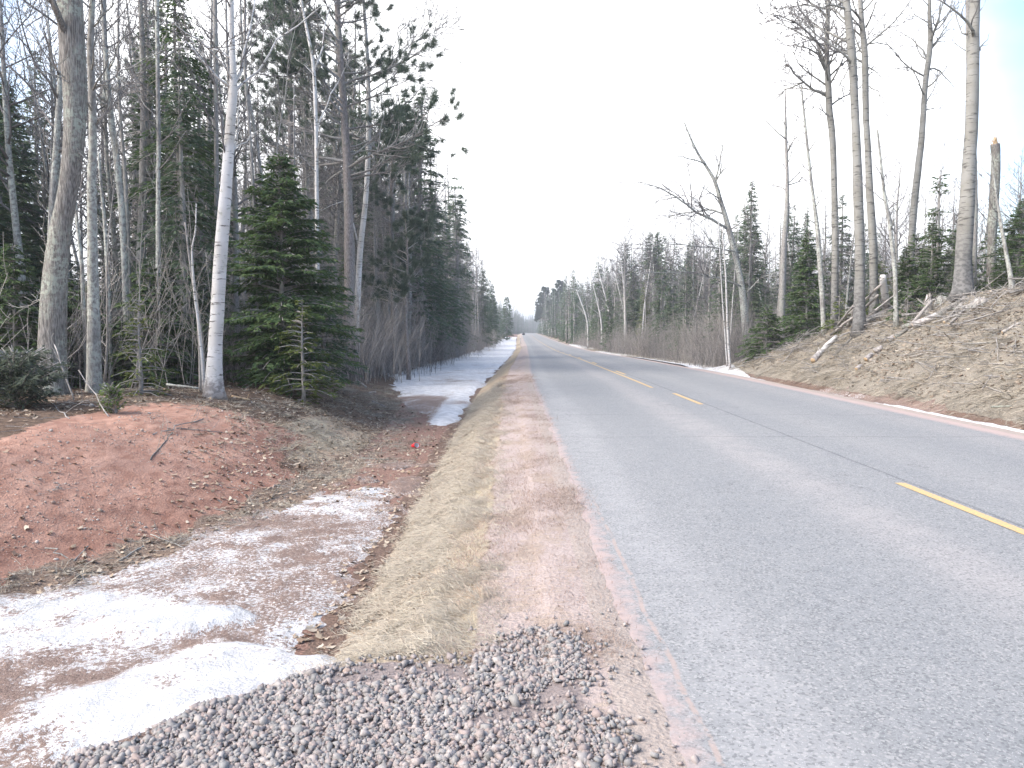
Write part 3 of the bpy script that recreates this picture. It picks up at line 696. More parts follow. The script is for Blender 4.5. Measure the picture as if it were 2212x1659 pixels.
leaves('berm_leaves', 9000, -12, -2.0, 6, 24, lambda s, y: sm(0, .6, s_toe(y) - s - np.interp(y, [5, 8.5, 11.5, 14], [2.1, 2.5, 3.5, 2.2])) * .8 + .5 * box(s_toe(y) - s, -.3, 2.2, .3) * sm(12, 13.5, y) + .06 * box(s_toe(y) - s, 0, 2.6, .3), .04, .09, 'dead leaf litter at the foot of the left forest')
leaves('bank_leaves', 20000, 9.3, 18, 12, 37, lambda s, y: (.25 + .75 * (fbm(s, y, 1.2, 3, 77) > 0)) * (s < 10.2 + 1.5 * bankT(y)) * sm(9.4, 10.4, s), .05, .12, 'brown leaf litter strewn over the right bank', False)
leaves('forest_leaves', 5000, 11, 30, 20, 60, lambda s, y: s * 0 + .7, .07, .15, 'leaf litter under the right forest', False)

# ------------------------------------------------------------------ tree builders
def foliage_quads(B, D, Lq, Wq, rs, flat=.5):
    n = len(B); D = D / (np.linalg.norm(D, axis=1, keepdims=True) + 1e-9)
    up = np.array([0, 0, 1.]) + rs.randn(n, 3) * flat
    Sd = np.cross(D, up); Sd /= np.linalg.norm(Sd, axis=1, keepdims=True) + 1e-9
    Lq = Lq[:, None]; Wq = Wq[:, None]
    V = np.stack([B, B + D * Lq * .45 + Sd * Wq * .5, B + D * Lq + np.array([0, 0, -.15]) * Lq, B + D * Lq * .45 - Sd * Wq * .5], 1).reshape(-1, 3)
    a = np.arange(n) * 4
    return V, np.stack([a, a + 1, a + 2, a + 3], -1)
def conifer_geo(seed, Ht, R, c0=.08, step=.22, nb=(5, 8), dens=.055, Ls=.17, Ws=.05, droop=.25, upang=.25, shape=.9, gap=0., twig=True, ragged=.25):
    """returns trunk polys, bare branch polys, foliage (V,F)"""
    rs = np.random.RandomState(seed); rg = random.Random(seed)
    r0 = .014 * Ht + .02
    nz = 9; tp = [(.02 * Ht * .2 * math.sin(q * .8 + seed), .02 * Ht * .2 * math.cos(q * .7 + seed), Ht * q / nz) for q in range(nz + 1)]
    tr = [(tp, [r0 * (1 - .93 * q / nz) for q in range(nz + 1)], 7)]
    br = []; BB, DD, LL, WW = [], [], [], []
    z = c0 * Ht
    while z < Ht * .985:
        t = (z - c0 * Ht) / (Ht * (1 - c0)); rr = R * (min(1, (1 - t) * 1.02)) ** shape * (.55 + .45 * min(1, t * 5 + .35))
        if rs.rand() < gap: z += step * 1.5; continue
        for b_ in range(rs.randint(nb[0], nb[1])):
            az = rs.rand() * 6.283; Lb = rr * rs.uniform(1 - 1.6 * ragged, 1 + ragged * .6) + .05
            if Lb < .08: continue
            ns = max(3, int(Lb / .3) + 2)
            q = np.linspace(0, 1, ns)
            el = upang + .35 * t
            dz = Lb * (el * q - (droop * 1.6) * q * q + .25 * droop * q ** 3)
            px_ = np.cos(az) * Lb * q; py_ = np.sin(az) * Lb * q
            zz = z + dz + rs.randn() * .04
            if twig: br.append(([(px_[k], py_[k], zz[k]) for k in range(ns)], [max(.004, .012 * (1 + Lb * .4) * (1 - .7 * k / ns)) for k in range(ns)], 3))
            m = max(3, int(Lb / dens * 2)); u = .12 + .88 * rs.rand(m) ** .8
            bx = np.interp(u, q, px_); by = np.interp(u, q, py_); bz = np.interp(u, q, zz)
            side = rs.choice([-1, 1], m); a2 = az + side * rs.uniform(.35, 1.25, m)
            ln = Ls * rs.uniform(.6, 1.3, m) * (1 - .35 * u) * min(1.2, .5 + Lb)
            off = rs.rand(m) * Lb * .30 * (1 - u * .6)
            bx = bx + np.cos(a2) * off; by = by + np.sin(a2) * off; bz = bz - off * .15
            dz2 = rs.randn(m) * .25 - .12
            BB.append(np.stack([bx, by, bz], -1)); DD.append(np.stack([np.cos(a2), np.sin(a2), dz2], -1)); LL.append(ln); WW.append(Ws * rs.uniform(.6, 1.3, m))
        z += step * rs.uniform(.7, 1.25) * (1 - .45 * t)
    B = np.concatenate(BB); fol = foliage_quads(B, np.concatenate(DD), np.concatenate(LL), np.concatenate(WW), rs)
    return tr, br, fol
def pine_geo(seed, Ht, R, c0=.5, nbr=26, tufts=1., needle=.15, nw=.02, bend=0):
    rs = np.random.RandomState(seed); rg = random.Random(seed)
    r0 = .011 * Ht + .02; nz = 9
    tp = [(bend * (q / nz) ** 2 + .05 * math.sin(q + seed), .05 * math.cos(q * .8 + seed), Ht * q / nz) for q in range(nz + 1)]
    tr = [(tp, [r0 * (1 - .75 * q / nz) for q in range(nz + 1)], 8)]
    br = []; tips = []
    for b_ in range(nbr):
        t = (b_ + rg.random()) / nbr; z = Ht * (c0 + (1 - c0) * t); az = rg.random() * 6.283
        Lb = R * (1 - .75 * t ** 1.5) * rg.uniform(.6, 1.1); ix = z / Ht * nz; ii = min(int(ix), nz - 1); f = ix - ii
        p0 = tuple(tp[ii][k] * (1 - f) + tp[ii + 1][k] * f for k in range(3))
        tmp = []; limb(rg, p0, (math.cos(az), math.sin(az), .15 + .5 * t), Lb, .02 + .012 * Lb, 1, tmp, .35, .12, 3.4, .006, (25, 55), kids_from=.3)
        for pl in tmp:
            br.append((pl[0], pl[1], 3)); tips.append((pl[0][-1], pl[0][-2]))
            if rg.random() < .7 * tufts: tips.append((tuple((pl[0][-1][k] + pl[0][-2][k]) / 2 for k in range(3)), pl[0][-2]))
    tips.append((tp[-1], tp[-2]))
    P = np.array([a for a, _ in tips]); D = np.array([a for a, _ in tips]) - np.array([b for _, b in tips]); D /= np.linalg.norm(D, axis=1, keepdims=True) + 1e-9
    nn = 64; P = np.repeat(P, nn, 0) + rs.randn(len(P) * nn, 3) * .035; D = np.repeat(D, nn, 0) * .55 + rs.randn(len(P), 3) * .55 + np.array([0, 0, .12])
    D /= np.linalg.norm(D, axis=1, keepdims=True); n = len(P); Ln = needle * rs.uniform(.6, 1.25, n)[:, None]
    Sd = np.cross(D, rs.randn(n, 3)); Sd /= np.linalg.norm(Sd, axis=1, keepdims=True) + 1e-9
    V = np.stack([P - Sd * nw / 2, P + Sd * nw / 2, P + D * Ln], 1).reshape(-1, 3); a = np.arange(n) * 3
    return tr, br, (V, np.stack([a, a + 1, a + 2], -1))
def bare_geo(seed, Ht, r0, c0=.35, nb=22, depth=2, kd=2.0, lean=.3, rmin=.004, spread=1.0, up=.5, crook=.5, fork=0.):
    rg = random.Random(seed); nz = 9; lx, ly = rg.gauss(0, lean), rg.gauss(0, lean)
    a1, a2 = rg.random() * 6, rg.random() * 6
    tp = [(lx * (q / nz) ** 1.3 + crook * .12 * math.sin(a1 + q * .9), ly * (q / nz) ** 1.3 + crook * .12 * math.sin(a2 + q * .8), Ht * q / nz) for q in range(nz + 1)]
    tp = [(x - tp[0][0], y - tp[0][1], z) for x, y, z in tp]
    rad = [r0 * (1 - .88 * q / nz) * (1.15 if q == 0 else 1) for q in range(nz + 1)]
    tr = [(tp, rad, 8 if r0 > .05 else 5)]; br = []
    for b_ in range(nb):
        t = (b_ + rg.random()) / nb; z = c0 + (1 - c0) * t * .98; ix = z * nz; ii = min(int(ix), nz - 1); f = ix - ii
        p0 = tuple(tp[ii][k] * (1 - f) + tp[ii + 1][k] * f for k in range(3)); az = rg.random() * 6.283
        Lb = Ht * .20 * (1 - .62 * t) * rg.uniform(.5, 1.3) * spread
        limb(rg, p0, (math.cos(az), math.sin(az), .55 + .6 * t), Lb, max(rmin, rad[ii] * .42), depth, br, up, .17, kd, rmin, (25, 55))
    return tr, br
def dead_geo(seed, Ht, R, c0=.12, step=.30, green=0):
    rg = random.Random(seed); nz = 8; tp = [(.06 * math.sin(q + seed), .06 * math.cos(q * .8 + seed), Ht * q / nz) for q in range(nz + 1)]
    r0 = .010 * Ht + .015; tr = [(tp, [r0 * (1 - .9 * q / nz) for q in range(nz + 1)], 6)]; br = []
    z = c0 * Ht
    while z < Ht * .98:
        t = z / Ht
        for b_ in range(rg.randint(3, 6)):
            az = rg.random() * 6.283; Lb = R * (1 - t) ** .7 * rg.uniform(.5, 1.15) + .12
            limb(rg, (0, 0, z), (math.cos(az), math.sin(az), -.1 + .3 * t), Lb, .011, 1, br, -.12, .12, 3.6, .0045, (30, 65))
        z += step * rg.uniform(.6, 1.3)
    return tr, br

def build_parts(parts):
    """parts: list of (name, V, F, mat, smooth)"""
    return [(nm, mesh(nm, V, Fc, [mt], sm_)) for nm, V, Fc, mt, sm_ in parts if len(V)]
def tree_conifer(geo, bark, twigm, needle):
    tr, br, (fv, ff) = geo; v1, f1 = tubes(tr); v2, f2 = tubes(br)
    return build_parts([('trunk', v1, f1, bark, True), ('branches', v2, f2, twigm, False), ('foliage', fv, ff, needle, False)])
def tree_bare(geo, bark, twigm):
    tr, br = geo; v1, f1 = tubes(tr); v2, f2 = tubes(br)
    return build_parts([('trunk', v1, f1, bark, True), ('branches', v2, f2, twigm, False)])
def place(name, parts, loc, label, cat='tree', group=None, rz=0, sc=1., tilt=(0, 0), sxy=None):
    t = thing(name, label, cat, loc, rz, group); t.rotation_euler = (tilt[0], tilt[1], rz); t.scale = ((sxy or 1) * sc, (sxy or 1) * sc, sc)
    for nm, me in parts:
        c = bpy.data.objects.new(nm, me); C.objects.link(c); c.parent = t
    return t

PR = {}
PR['spruce'] = [tree_conifer(conifer_geo(500 + q, 11, 1.45 + .25 * q % .6, .10, .26, (5, 8), .075, .24, .075, .32, .12, .85, .04, True, .3), M['grey'], M['dead'], M['spruce']) for q in range(4)]
PR['fir'] = [tree_conifer(conifer_geo(520 + q, 6, 1.35, .05, .2, (6, 9), .055, .19, .06, .22, .25, .85, 0, True, .25), M['grey'], M['dead'], M['fir']) for q in range(3)]
PR['bare'] = [tree_bare(bare_geo(540 + q, 12, .085 + .02 * (q % 3), .25 + .08 * (q % 3), 30, 2, 2.6, .5, .0065, 1, .6), M['lichen' if q % 2 else 'grey'], M['twig']) for q in range(6)]
PR['dead'] = [tree_bare(dead_geo(560 + q, 9 + q, 1.05 + .12 * q, .06, .22), M['grey'], M['dead']) for q in range(4)]
PR['birch'] = [tree_bare(bare_geo(580 + q, 12, .075, .35, 20, 2, 2.0, .9, .005, .8, .7), M['birch'], M['twig']) for q in range(3)]
PR['pine'] = [tree_conifer(pine_geo(600 + q, 15, 2.6, .42, 30, 1.), M['pine'], M['dead'], M['pinen']) for q in range(2)]
PR['young'] = [tree_bare(bare_geo(620 + q, 5, .028, .12, 14, 1, 2.4, .5, .004, 1.1, .7), M['grey'], M['brush']) for q in range(4)]
# lighter versions for far away
PR['spruce_far'] = [tree_conifer(conifer_geo(640 + q, 12, 1.55, .06, .42, (4, 6), .16, .42, .16, .3, .12, .85, .03, False, .35), M['grey'], M['dead'], M['spruce']) for q in range(3)]
PR['bare_far'] = [tree_bare(bare_geo(660 + q, 12, .10, .25, 18, 1, 2.6, .6, .011, 1, .6), M['grey'], M['twig']) for q in range(4)]
PR['birch_far'] = [tree_bare(bare_geo(680 + q, 12, .09, .35, 14, 1, 2.4, 1.2, .011, 1, .7), M['birch'], M['twig']) for q in range(2)]
PR['pine_far'] = [tree_conifer(pine_geo(700 + q, 16, 2.6, .4, 40, 1., .5, .035), M['pine'], M['dead'], M['pinen']) for q in range(2)]
PR['dead_far'] = [tree_bare(dead_geo(720 + q, 10, 1.1, .08, .6), M['grey'], M['dead']) for q in range(2)]

# ------------------------------------------------------------------ hero trees, traced trunks at their own distance
def hero(name, cat, label, Y, path, bark, twigm, limbs=(), auto=0, auto_from=.4, depth=2, seed=0, kd=2.2, Lb=2.0, up=.4, thick=1., sub=4, base=None, rough=.0, rmin=.0065):
    """path: (display x, display y, width) from base up; limbs: list of (list of display points, width, dy spread)"""
    rg = random.Random(9000 + seed)
    P = [np.array(at(x, y, Y)) for x, y, _ in path]; R = [.5 * w_ / 2.16 * Y / FPX * thick for *_, w_ in path]
    g = Hs(P[0][0], Y); P[0][2] = min(P[0][2], g) - .08 if abs(P[0][2] - g) < 1.2 else P[0][2]
    if P[0][2] > g: P.insert(0, np.array([P[0][0], Y, g - .08])); R.insert(0, R[0] * 1.08)
    # densify
    Q, RR = [], []
    for k in range(len(P) - 1):
        for q in range(sub):
            t = q / sub; Q.append(P[k] * (1 - t) + P[k + 1] * t); RR.append(R[k] * (1 - t) + R[k + 1] * t)
    Q.append(P[-1]); RR.append(R[-1]); Q = np.array(Q); n = len(Q)
    for _ in range(2): Q[1:-1] = (Q[:-2] + 2 * Q[1:-1] + Q[2:]) / 4
    Q[:, 1] += np.cumsum(NP.randn(n) * .006)
    RR = np.array(RR)
    org = Q[0].copy(); org[2] += .08
    t = thing(name, label, cat, tuple(org))
    sdn = 20 if RR[0] > .12 else 12
    v, f = tubes([([tuple(a) for a in Q - org], list(RR), sdn)])
    # root flare and slightly uneven trunk
    ring = v.reshape(n, sdn, 3); ctr = ring.mean(1, keepdims=True); az = np.arange(sdn) * 2 * math.pi / sdn
    zz = (ring[:, :1, 2] - ring[0, 0, 2])
    fl = 1 + .45 * np.exp(-zz / .22) * (1 + .35 * np.cos(3 * az + seed)[None, :]) + (.05 + rough) * np.cos(2 * az[None, :] + zz * 1.3 + seed) + (.02 + rough * .6) * np.sin(5 * az[None, :] + zz * 2.1)
    ring = ctr + (ring - ctr) * fl[:, :, None]; v = ring.reshape(-1, 3)
    link('trunk', mesh('trunk', v, f, [bark], True), t)
    def mk(polys_first, polys_rest):
        v, f = tubes(polys_first); o = link('limb', mesh('limb', v, f, [bark if polys_first[0][1][0] > .02 else twigm], True), t)
        if polys_rest:
            v, f = tubes(polys_rest); link('twigs', mesh('twigs', v, f, [twigm]), o)
    for li, (pp, w_, spread) in enumerate(limbs):
        m = len(pp); sg = rg.choice([-1, 1]); pw = []
        for k in range(m):
            Yk = Y + spread * sg * k / max(1, m - 1); a = np.array(at(pp[k][0], pp[k][1], Yk)) - org; pw.append(a)
        # smooth subdivision
        S2 = []
        for k in range(m - 1): S2 += [pw[k], (pw[k] + pw[k + 1]) / 2]
        S2.append(pw[-1]); S2 = np.array(S2)
        S2[1:-1] = (S2[:-2] + 2 * S2[1:-1] + S2[2:]) / 4
        S2[1:] += NP.randn(len(S2) - 1, 3) * .03
        fi, re = [], []
        limb(rg, None, None, 0, .5 * w_ / 2.16 * Y / FPX, depth, re, .15, .2, kd, rmin, (25, 60), path=[tuple(a) for a in S2], kids_from=.18, first=fi)
        mk(fi, re)
    for k in range(auto):
        u = auto_from + (1 - auto_from) * (k + rg.random()) / auto; ix = u * (n - 1); ii = min(int(ix), n - 2)
        p0 = tuple((Q[ii] * (1 - (ix - ii)) + Q[ii + 1] * (ix - ii)) - org); az_ = rg.random() * 6.283
        fi, re = [], []
        limb(rg, p0, (math.cos(az_), math.sin(az_), .4 + .5 * u), Lb * rg.uniform(.5, 1.2) * (1.15 - .5 * u), max(.008, RR[ii] * .35), depth, re, up, .17, kd, rmin, (25, 55), first=fi)
        mk(fi, re)
    return t

hero('maple_tree', 'tree', 'thickest grey furrowed trunk with pale lichen, at the far left forest edge', 14, [(113, 860, 66), (112, 740, 62), (118, 620, 58), (130, 500, 53), (149, 400, 48), (162, 300, 50), (163, 200, 52), (153, 100, 56), (143, -60, 58), (140, -300, 50), (160, -700, 30), (150, -1200, 10)], M['maple'], M['grey'],
     limbs=[([(168, 335), (185, 340), (196, 350)], 4, .2), ([(120, 640), (95, 640), (60, 660), (18, 690)], 3, -.8)], auto=10, auto_from=.62, depth=2, seed=1, Lb=3, rough=.02, thick=.84)
hero('maple_tree', 'tree', 'lichen spotted grey trunk standing just right of the thickest trunk', 14.6, [(205, 862, 30), (203, 700, 26), (200, 550, 22), (197, 400, 18), (201, 300, 15), (201, 200, 14), (196, 100, 13), (206, -60, 11), (215, -400, 7), (210, -800, 3)], M['lichen'], M['grey'],
     limbs=[([(207, 190), (245, 165), (283, 143), (333, 117), (400, 100)], 4.5, 1.0), ([(208, 270), (230, 240), (262, 180), (300, 165)], 3, .6), ([(200, 60), (225, 30), (250, -10), (262, -80)], 5, .7), ([(198, 160), (188, 120), (192, 60)], 4, .3)], auto=10, auto_from=.5, seed=2, Lb=2.2)
hero('maple_tree', 'tree', 'pale grey trunk curving left near its top, second trunk right of the thickest one', 18, [(276, 735, 15), (268, 560, 14), (262, 440, 13.5), (250, 330, 13), (236, 230, 12), (226, 100, 10), (216, -60, 9), (200, -350, 5), (190, -600, 2)], M['lichen'], M['twig'],
     limbs=[([(250, 160), (290, 190), (315, 225), (345, 265)], 4, .8), ([(236, 230), (215, 180), (205, 120), (175, 40)], 4, .5), ([(252, 340), (257, 250), (248, 170)], 5, .3)], auto=14, auto_from=.45, seed=3, Lb=2)
hero('bare_tree', 'tree', 'slim grey trunk close behind the curving lichen trunk in the left forest', 18.8, [(283, 720, 9), (278, 560, 8), (272, 400, 8), (255, 200, 6), (255, 0, 4), (250, -200, 2)], M['grey'], M['twig'], auto=12, auto_from=.4, seed=4, Lb=1.6)
hero('bare_tree', 'tree', 'straight slim light grey trunk left of the narrow spruce', 17.5, [(343, 790, 12), (342, 600, 10), (341, 450, 9), (342, 300, 9), (340, 150, 8), (338, 0, 8), (340, -300, 4), (345, -500, 2)], M['lichen'], M['twig'], auto=18, auto_from=.35, seed=5, Lb=1.7)
hero('bare_tree', 'tree', 'broken pale sapling trunk with a short spur right of the lichen spotted trunk', 16.5, [(236, 700, 7), (232, 600, 8), (225, 480, 7), (218, 400, 6), (214, 330, 5)], M['lichen'], M['twig'], limbs=[([(230, 560), (237, 572), (244, 590)], 3, .1)], depth=0, seed=6)
hero('bare_tree', 'tree', 'slim grey leaning sapling between the two left maple trunks', 16, [(178, 560, 8), (172, 520, 7), (165, 450, 6), (160, 400, 5), (150, 300, 4), (140, 150, 3)], M['lichen'], M['twig'], auto=8, seed=7, Lb=1.2)
hero('birch_sapling', 'sapling', 'thin crooked white stem just left of the thick white birch', 15.6, [(441, 838, 6), (436, 780, 5.5), (428, 700, 5), (420, 640, 5), (416, 590, 4.5), (414, 540, 4), (422, 500, 3), (424, 440, 2)], M['birch'], M['twig'], auto=5, auto_from=.5, depth=1, seed=8, Lb=.8)
hero('birch_sapling', 'sapling', 'thin reddish grey stem leaning beside the crooked white stem', 15.8, [(433, 840, 6), (430, 740, 5), (424, 660, 5), (408, 560, 4), (400, 480, 3)], M['brush'], M['twig'], auto=6, auto_from=.4, depth=1, seed=9, Lb=.9)
hero('white_birch', 'tree', 'thick bright white birch with peeling bark at the forest edge above the red clay', 15, [(461, 842, 38), (464, 760, 31), (470, 660, 30), (475, 560, 28), (480, 480, 26), (487, 400, 23), (493, 330, 21), (498, 260, 20), (504, 200, 19), (504, 150, 14), (500, 70, 11), (499, -60, 9), (505, -300, 6), (500, -600, 3)], M['birch'], M['twig'],
     limbs=[([(503, 205), (540, 165), (575, 130), (640, 40), (700, 10), (730, 5)], 6, -.8), ([(505, 200), (522, 150), (540, 80), (548, -60)], 8, .5), ([(492, 330), (515, 320), (545, 290), (570, 275)], 5, .6), ([(490, 350), (478, 260), (465, 180), (420, 90), (395, 20)], 4, .8), ([(488, 400), (508, 300), (513, 250), (512, 190)], 5, .3)], auto=10, auto_from=.6, seed=10, Lb=2.0)
hero('bare_tree', 'tree', 'tall dark grey trunk directly left of the white birch top', 20, [(470, 800, 10), (468, 600, 10), (467, 370, 10), (466, 200, 9), (464, 0, 9), (460, -300, 4), (465, -480, 2)], M['grey'], M['twig'], auto=20, auto_from=.4, seed=11, Lb=1.9)
hero('bare_tree', 'tree', 'slender grey trunk directly right of the white birch top', 19, [(556, 700, 7), (548, 420, 7), (540, 280, 6), (528, 150, 6), (530, 0, 5), (535, -200, 3)], M['grey'], M['twig'], auto=20, auto_from=.3, seed=12, Lb=1.6)
hero('bare_tree', 'tree', 'slender forked grey tree between white birch and tall pine', 21, [(585, 800, 9), (575, 500, 8), (560, 330, 7), (535, 200, 6), (520, 60, 5), (520, -150, 3)], M['grey'], M['twig'], auto=22, auto_from=.3, seed=13, Lb=1.7, limbs=[([(575, 500), (600, 350), (610, 200), (640, 60)], 5, .6)])
hero('white_birch', 'tree', 'slim white birch forking high in front of the pine boughs', 28, [(688, 800, 9), (686, 560, 8), (684, 415, 8), (683, 280, 8), (678, 139, 7), (662, 60, 6), (648, -10, 5), (640, -160, 3)], M['birch'], M['twig'], auto=12, auto_from=.3, seed=14, Lb=1.6,
     limbs=[([(680, 150), (695, 100), (705, 30), (730, -40)], 5, .5), ([(683, 300), (690, 260), (715, 200), (750, 140), (760, 60)], 4, .8)])
hero('white_birch', 'tree', 'mottled white birch trunk right of the tall pine with a long pale arching limb', 33, [(768, 790, 14), (775, 560, 12), (790, 440, 11), (796, 330, 11), (797, 240, 10), (795, 140, 8), (790, 60, 7), (780, -60, 5), (770, -200, 3)], M['birch'], M['twig'], auto=12, auto_from=.45, seed=15, Lb=2.4, kd=3, rmin=.009, depth=3,
     limbs=[([(796, 330), (815, 290), (850, 240), (880, 236), (905, 226), (955, 236)], 5, -1.5), ([(796, 330), (760, 362), (705, 385), (672, 450)], 4, -1), ([(797, 180), (860, 120), (920, 75), (950, 20)], 4, -1.5), ([(797, 200), (850, 170), (900, 90), (960, 30)], 3.5, 1.5), ([(776, 540), (756, 440), (740, 430), (690, 455)], 3.5, 1)])

def conifer_hero(name, label, dx, top, bot, Y, wid, mat='spruce', seed=0, cat='tree', dens=.06, c0=.06, gap=0, droop=.28, nb=(5, 8), step=.22, ragged=.28, shape=.85, Ls=.19, Ws=.055, upang=.18):
    x = at(dx, bot, Y)[0]; g = Hs(x, Y); Ht = at(dx, top, Y)[2] - g; R = wid / 2 / 2.16 * Y / FPX
    return place(name, tree_conifer(conifer_geo(seed, Ht, R, c0, step, nb, dens, Ls, Ws, droop, upang, shape, gap, True, ragged), M['grey'], M['dead'], M[mat]), (x, Y, g - .05), label, cat)
LY = 1
conifer_hero('fir_tree', 'large dense green fir with layered boughs right of the thick white birch', 612, 325, 835, 19, 320, 'fir', 801, dens=.036, step=.15, nb=(8, 12), c0=.03, ragged=.38, shape=.7, upang=.3)
conifer_hero('fir_tree', 'darker fir peering out behind the large dense fir on its right', 700, 470, 830, 22, 190, 'spruce', 802, dens=.05)
conifer_hero('spruce_tree', 'tall narrow ragged spruce reaching the top left of the thick white birch', 402, -40, 830, 20, 230, 'fir', 803, dens=.055, c0=.42, gap=.1, droop=.5, step=.25, ragged=.45, shape=.6)
conifer_hero('spruce_tree', 'dense pointed spruce at the left picture edge behind the thickest trunk', 42, 165, 830, 24, 240, 'spruce', 804, dens=.036, step=.15, nb=(7, 10))
conifer_hero('spruce_tree', 'dark spruce cut by the left picture edge', -30, 260, 840, 20, 300, 'fir', 805, dens=.038, step=.17, nb=(7, 10))
conifer_hero('spruce_tree', 'spruce with open top just right of the thickest trunk', 110, 230, 830, 27, 170, 'spruce', 806)
conifer_hero('spruce_tree', 'short dark spruce between the lichen spotted trunk and the curving trunk', 255, 330, 800, 25, 190, 'spruce', 807)
conifer_hero('fir_tree', 'low broad fir under the slim grey trunks left of the narrow spruce', 330, 560, 830, 17, 260, 'fir', 808, dens=.04, step=.17, nb=(7, 10))
conifer_hero('fir_tree', 'low green fir between the left maple trunks', 170, 590, 850, 17, 260, 'fir', 809, dens=.038, step=.17, nb=(7, 10))
conifer_hero('young_fir', 'small feathery yellow green fir in front of the straight slim trunk', 305, 640, 860, 14.3, 150, 'firy', 810, 'sapling', dens=.06, step=.2, Ls=.14, Ws=.035)
conifer_hero('young_fir', 'low yellowish fir at the base of the large dense fir', 655, 640, 835, 17.5, 170, 'firy', 811, 'sapling', dens=.07)
conifer_hero('fir_tree', 'dark young fir at the left picture edge below the spruces', 40, 520, 860, 15.5, 240, 'fir', 812, dens=.038, step=.17, nb=(7, 10))
conifer_hero('spruce_tree', 'thin dead topped spire above the left forest before the lone tall spruce', 876, 262, 770, 46, 60, 'dead', 813, gap=.3)
conifer_hero('spruce_tree', 'lone tall spruce with a bushy tip over the left forest end', 985, 378, 720, 80, 72, 'spruce', 814, dens=.09, Ls=.34, Ws=.12, gap=.18, ragged=.5, c0=.1, shape=.35, droop=.5, step=.4)
conifer_hero('spruce_tree', 'paired narrow spruce tops left of the lone tall spruce', 937, 395, 740, 62, 70, 'spruce', 815, dens=.09, Ls=.3, Ws=.1, gap=.1)
conifer_hero('spruce_tree', 'pointed dark spruce where the left forest drops to the road', 1064, 612, 715, 165, 40, 'spruce', 816, dens=.15, Ls=.5, Ws=.2, step=.4)
conifer_hero('spruce_tree', 'dark bushy spruce last before the road crest on the left', 1095, 640, 712, 225, 30, 'spruce', 817, dens=.18, Ls=.6, Ws=.25, step=.45, shape=.5)
# tall pines on the left
def pine_hero(label, dx, Y, Ht, R, seed, c0=.4, nbr=30, bot=780, nw=.017, needle=.22, bend=0):
    x = at(dx, bot, Y)[0]; g = Hs(x, Y)
    return place('pine_tree', tree_conifer(pine_geo(seed, Ht, R, c0, nbr, 1, needle, nw, bend), M['pine'], M['dead'], M['pinen']), (x, Y, g - .05), label)
pine_hero('tall red pine with thick straight trunk and spreading tufted boughs over the left forest', 758, 31, 19, 4.2, 821, .40, 62, bend=-.5)
pine_hero('second pine with tufted boughs left of the tall red pine', 640, 36, 18, 3.2, 822, .55, 40)
pine_hero('smaller pine right of the tall red pine', 850, 40, 13, 2.4, 823, .45, 34)
pine_hero('low bushy pine in front of the right end of the thicket', 880, 36, 7.2, 2.0, 824, .45, 22)

# right side
hero('aspen_tree', 'tree', 'thickest pale aspen trunk on top of the right bank', 24, [(2081, 632, 42), (2082, 560, 31), (2086, 480, 30), (2091, 400, 29), (2097, 320, 27), (2100, 267, 25), (2103, 133, 23), (2108, 0, 21), (2115, -200, 17), (2105, -500, 10), (2100, -800, 4)], M['aspen'], M['twig'],
     limbs=[([(2117, 110), (2128, 92), (2137, 78)], 4, .2), ([(2090, 75), (2075, 55), (2060, 15), (2048, -30)], 4, .5)], auto=9, auto_from=.62, seed=21, Lb=3, rough=.01)
hero('aspen_tree', 'tree', 'dark slim trunk hidden behind the thickest aspen', 27, [(2104, 600, 12), (2106, 450, 12), (2104, 360, 11), (2091, 170, 9), (2090, 80, 9), (2090, 0, 9), (2092, -250, 5)], M['grey'], M['twig'], auto=8, auto_from=.6, seed=22)
hero('aspen_tree', 'tree', 'left trunk of the close aspen pair on the right bank', 27, [(1858, 665, 25), (1858, 580, 21), (1857, 500, 20), (1853, 400, 19), (1851, 350, 18), (1846, 233, 17), (1841, 117, 16), (1828, 0, 14), (1815, -150, 11), (1815, -400, 6), (1825, -600, 3)], M['aspen'], M['twig'],
     limbs=[([(1829, 20), (1800, 5), (1770, 20), (1740, 30)], 5, .8), ([(1836, 60), (1815, 95), (1795, 105)], 4, .4), ([(1845, 130), (1828, 150), (1815, 185), (1797, 200)], 3.5, .5)], auto=14, auto_from=.55, seed=23, Lb=2.8, kd=3.0, depth=3, rmin=.008)
hero('aspen_tree', 'tree', 'right trunk of the close aspen pair on the right bank', 29, [(1890, 640, 19), (1886, 533, 17), (1881, 450, 15), (1878, 400, 14.5), (1874, 300, 13.5), (1871, 233, 13), (1870, 150, 12.5), (1868, 100, 12), (1862, 50, 11), (1858, 0, 10), (1860, -200, 7), (1865, -400, 3)], M['aspen'], M['twig'],
     limbs=[([(1862, 50), (1840, 15), (1815, 10), (1790, -5)], 4, .6), ([(1874, 95), (1910, 92), (1935, 110), (1950, 140)], 3, .8), ([(1876, 145), (1897, 155), (1915, 180), (1935, 185)], 3, .6), ([(1878, 187), (1895, 198), (1912, 225), (1925, 250)], 3, .6), ([(1870, 60), (1885, 20), (1905, -20)], 4, .5)], auto=14, auto_from=.55, seed=24, Lb=2.8, kd=3.0, depth=3, rmin=.008)
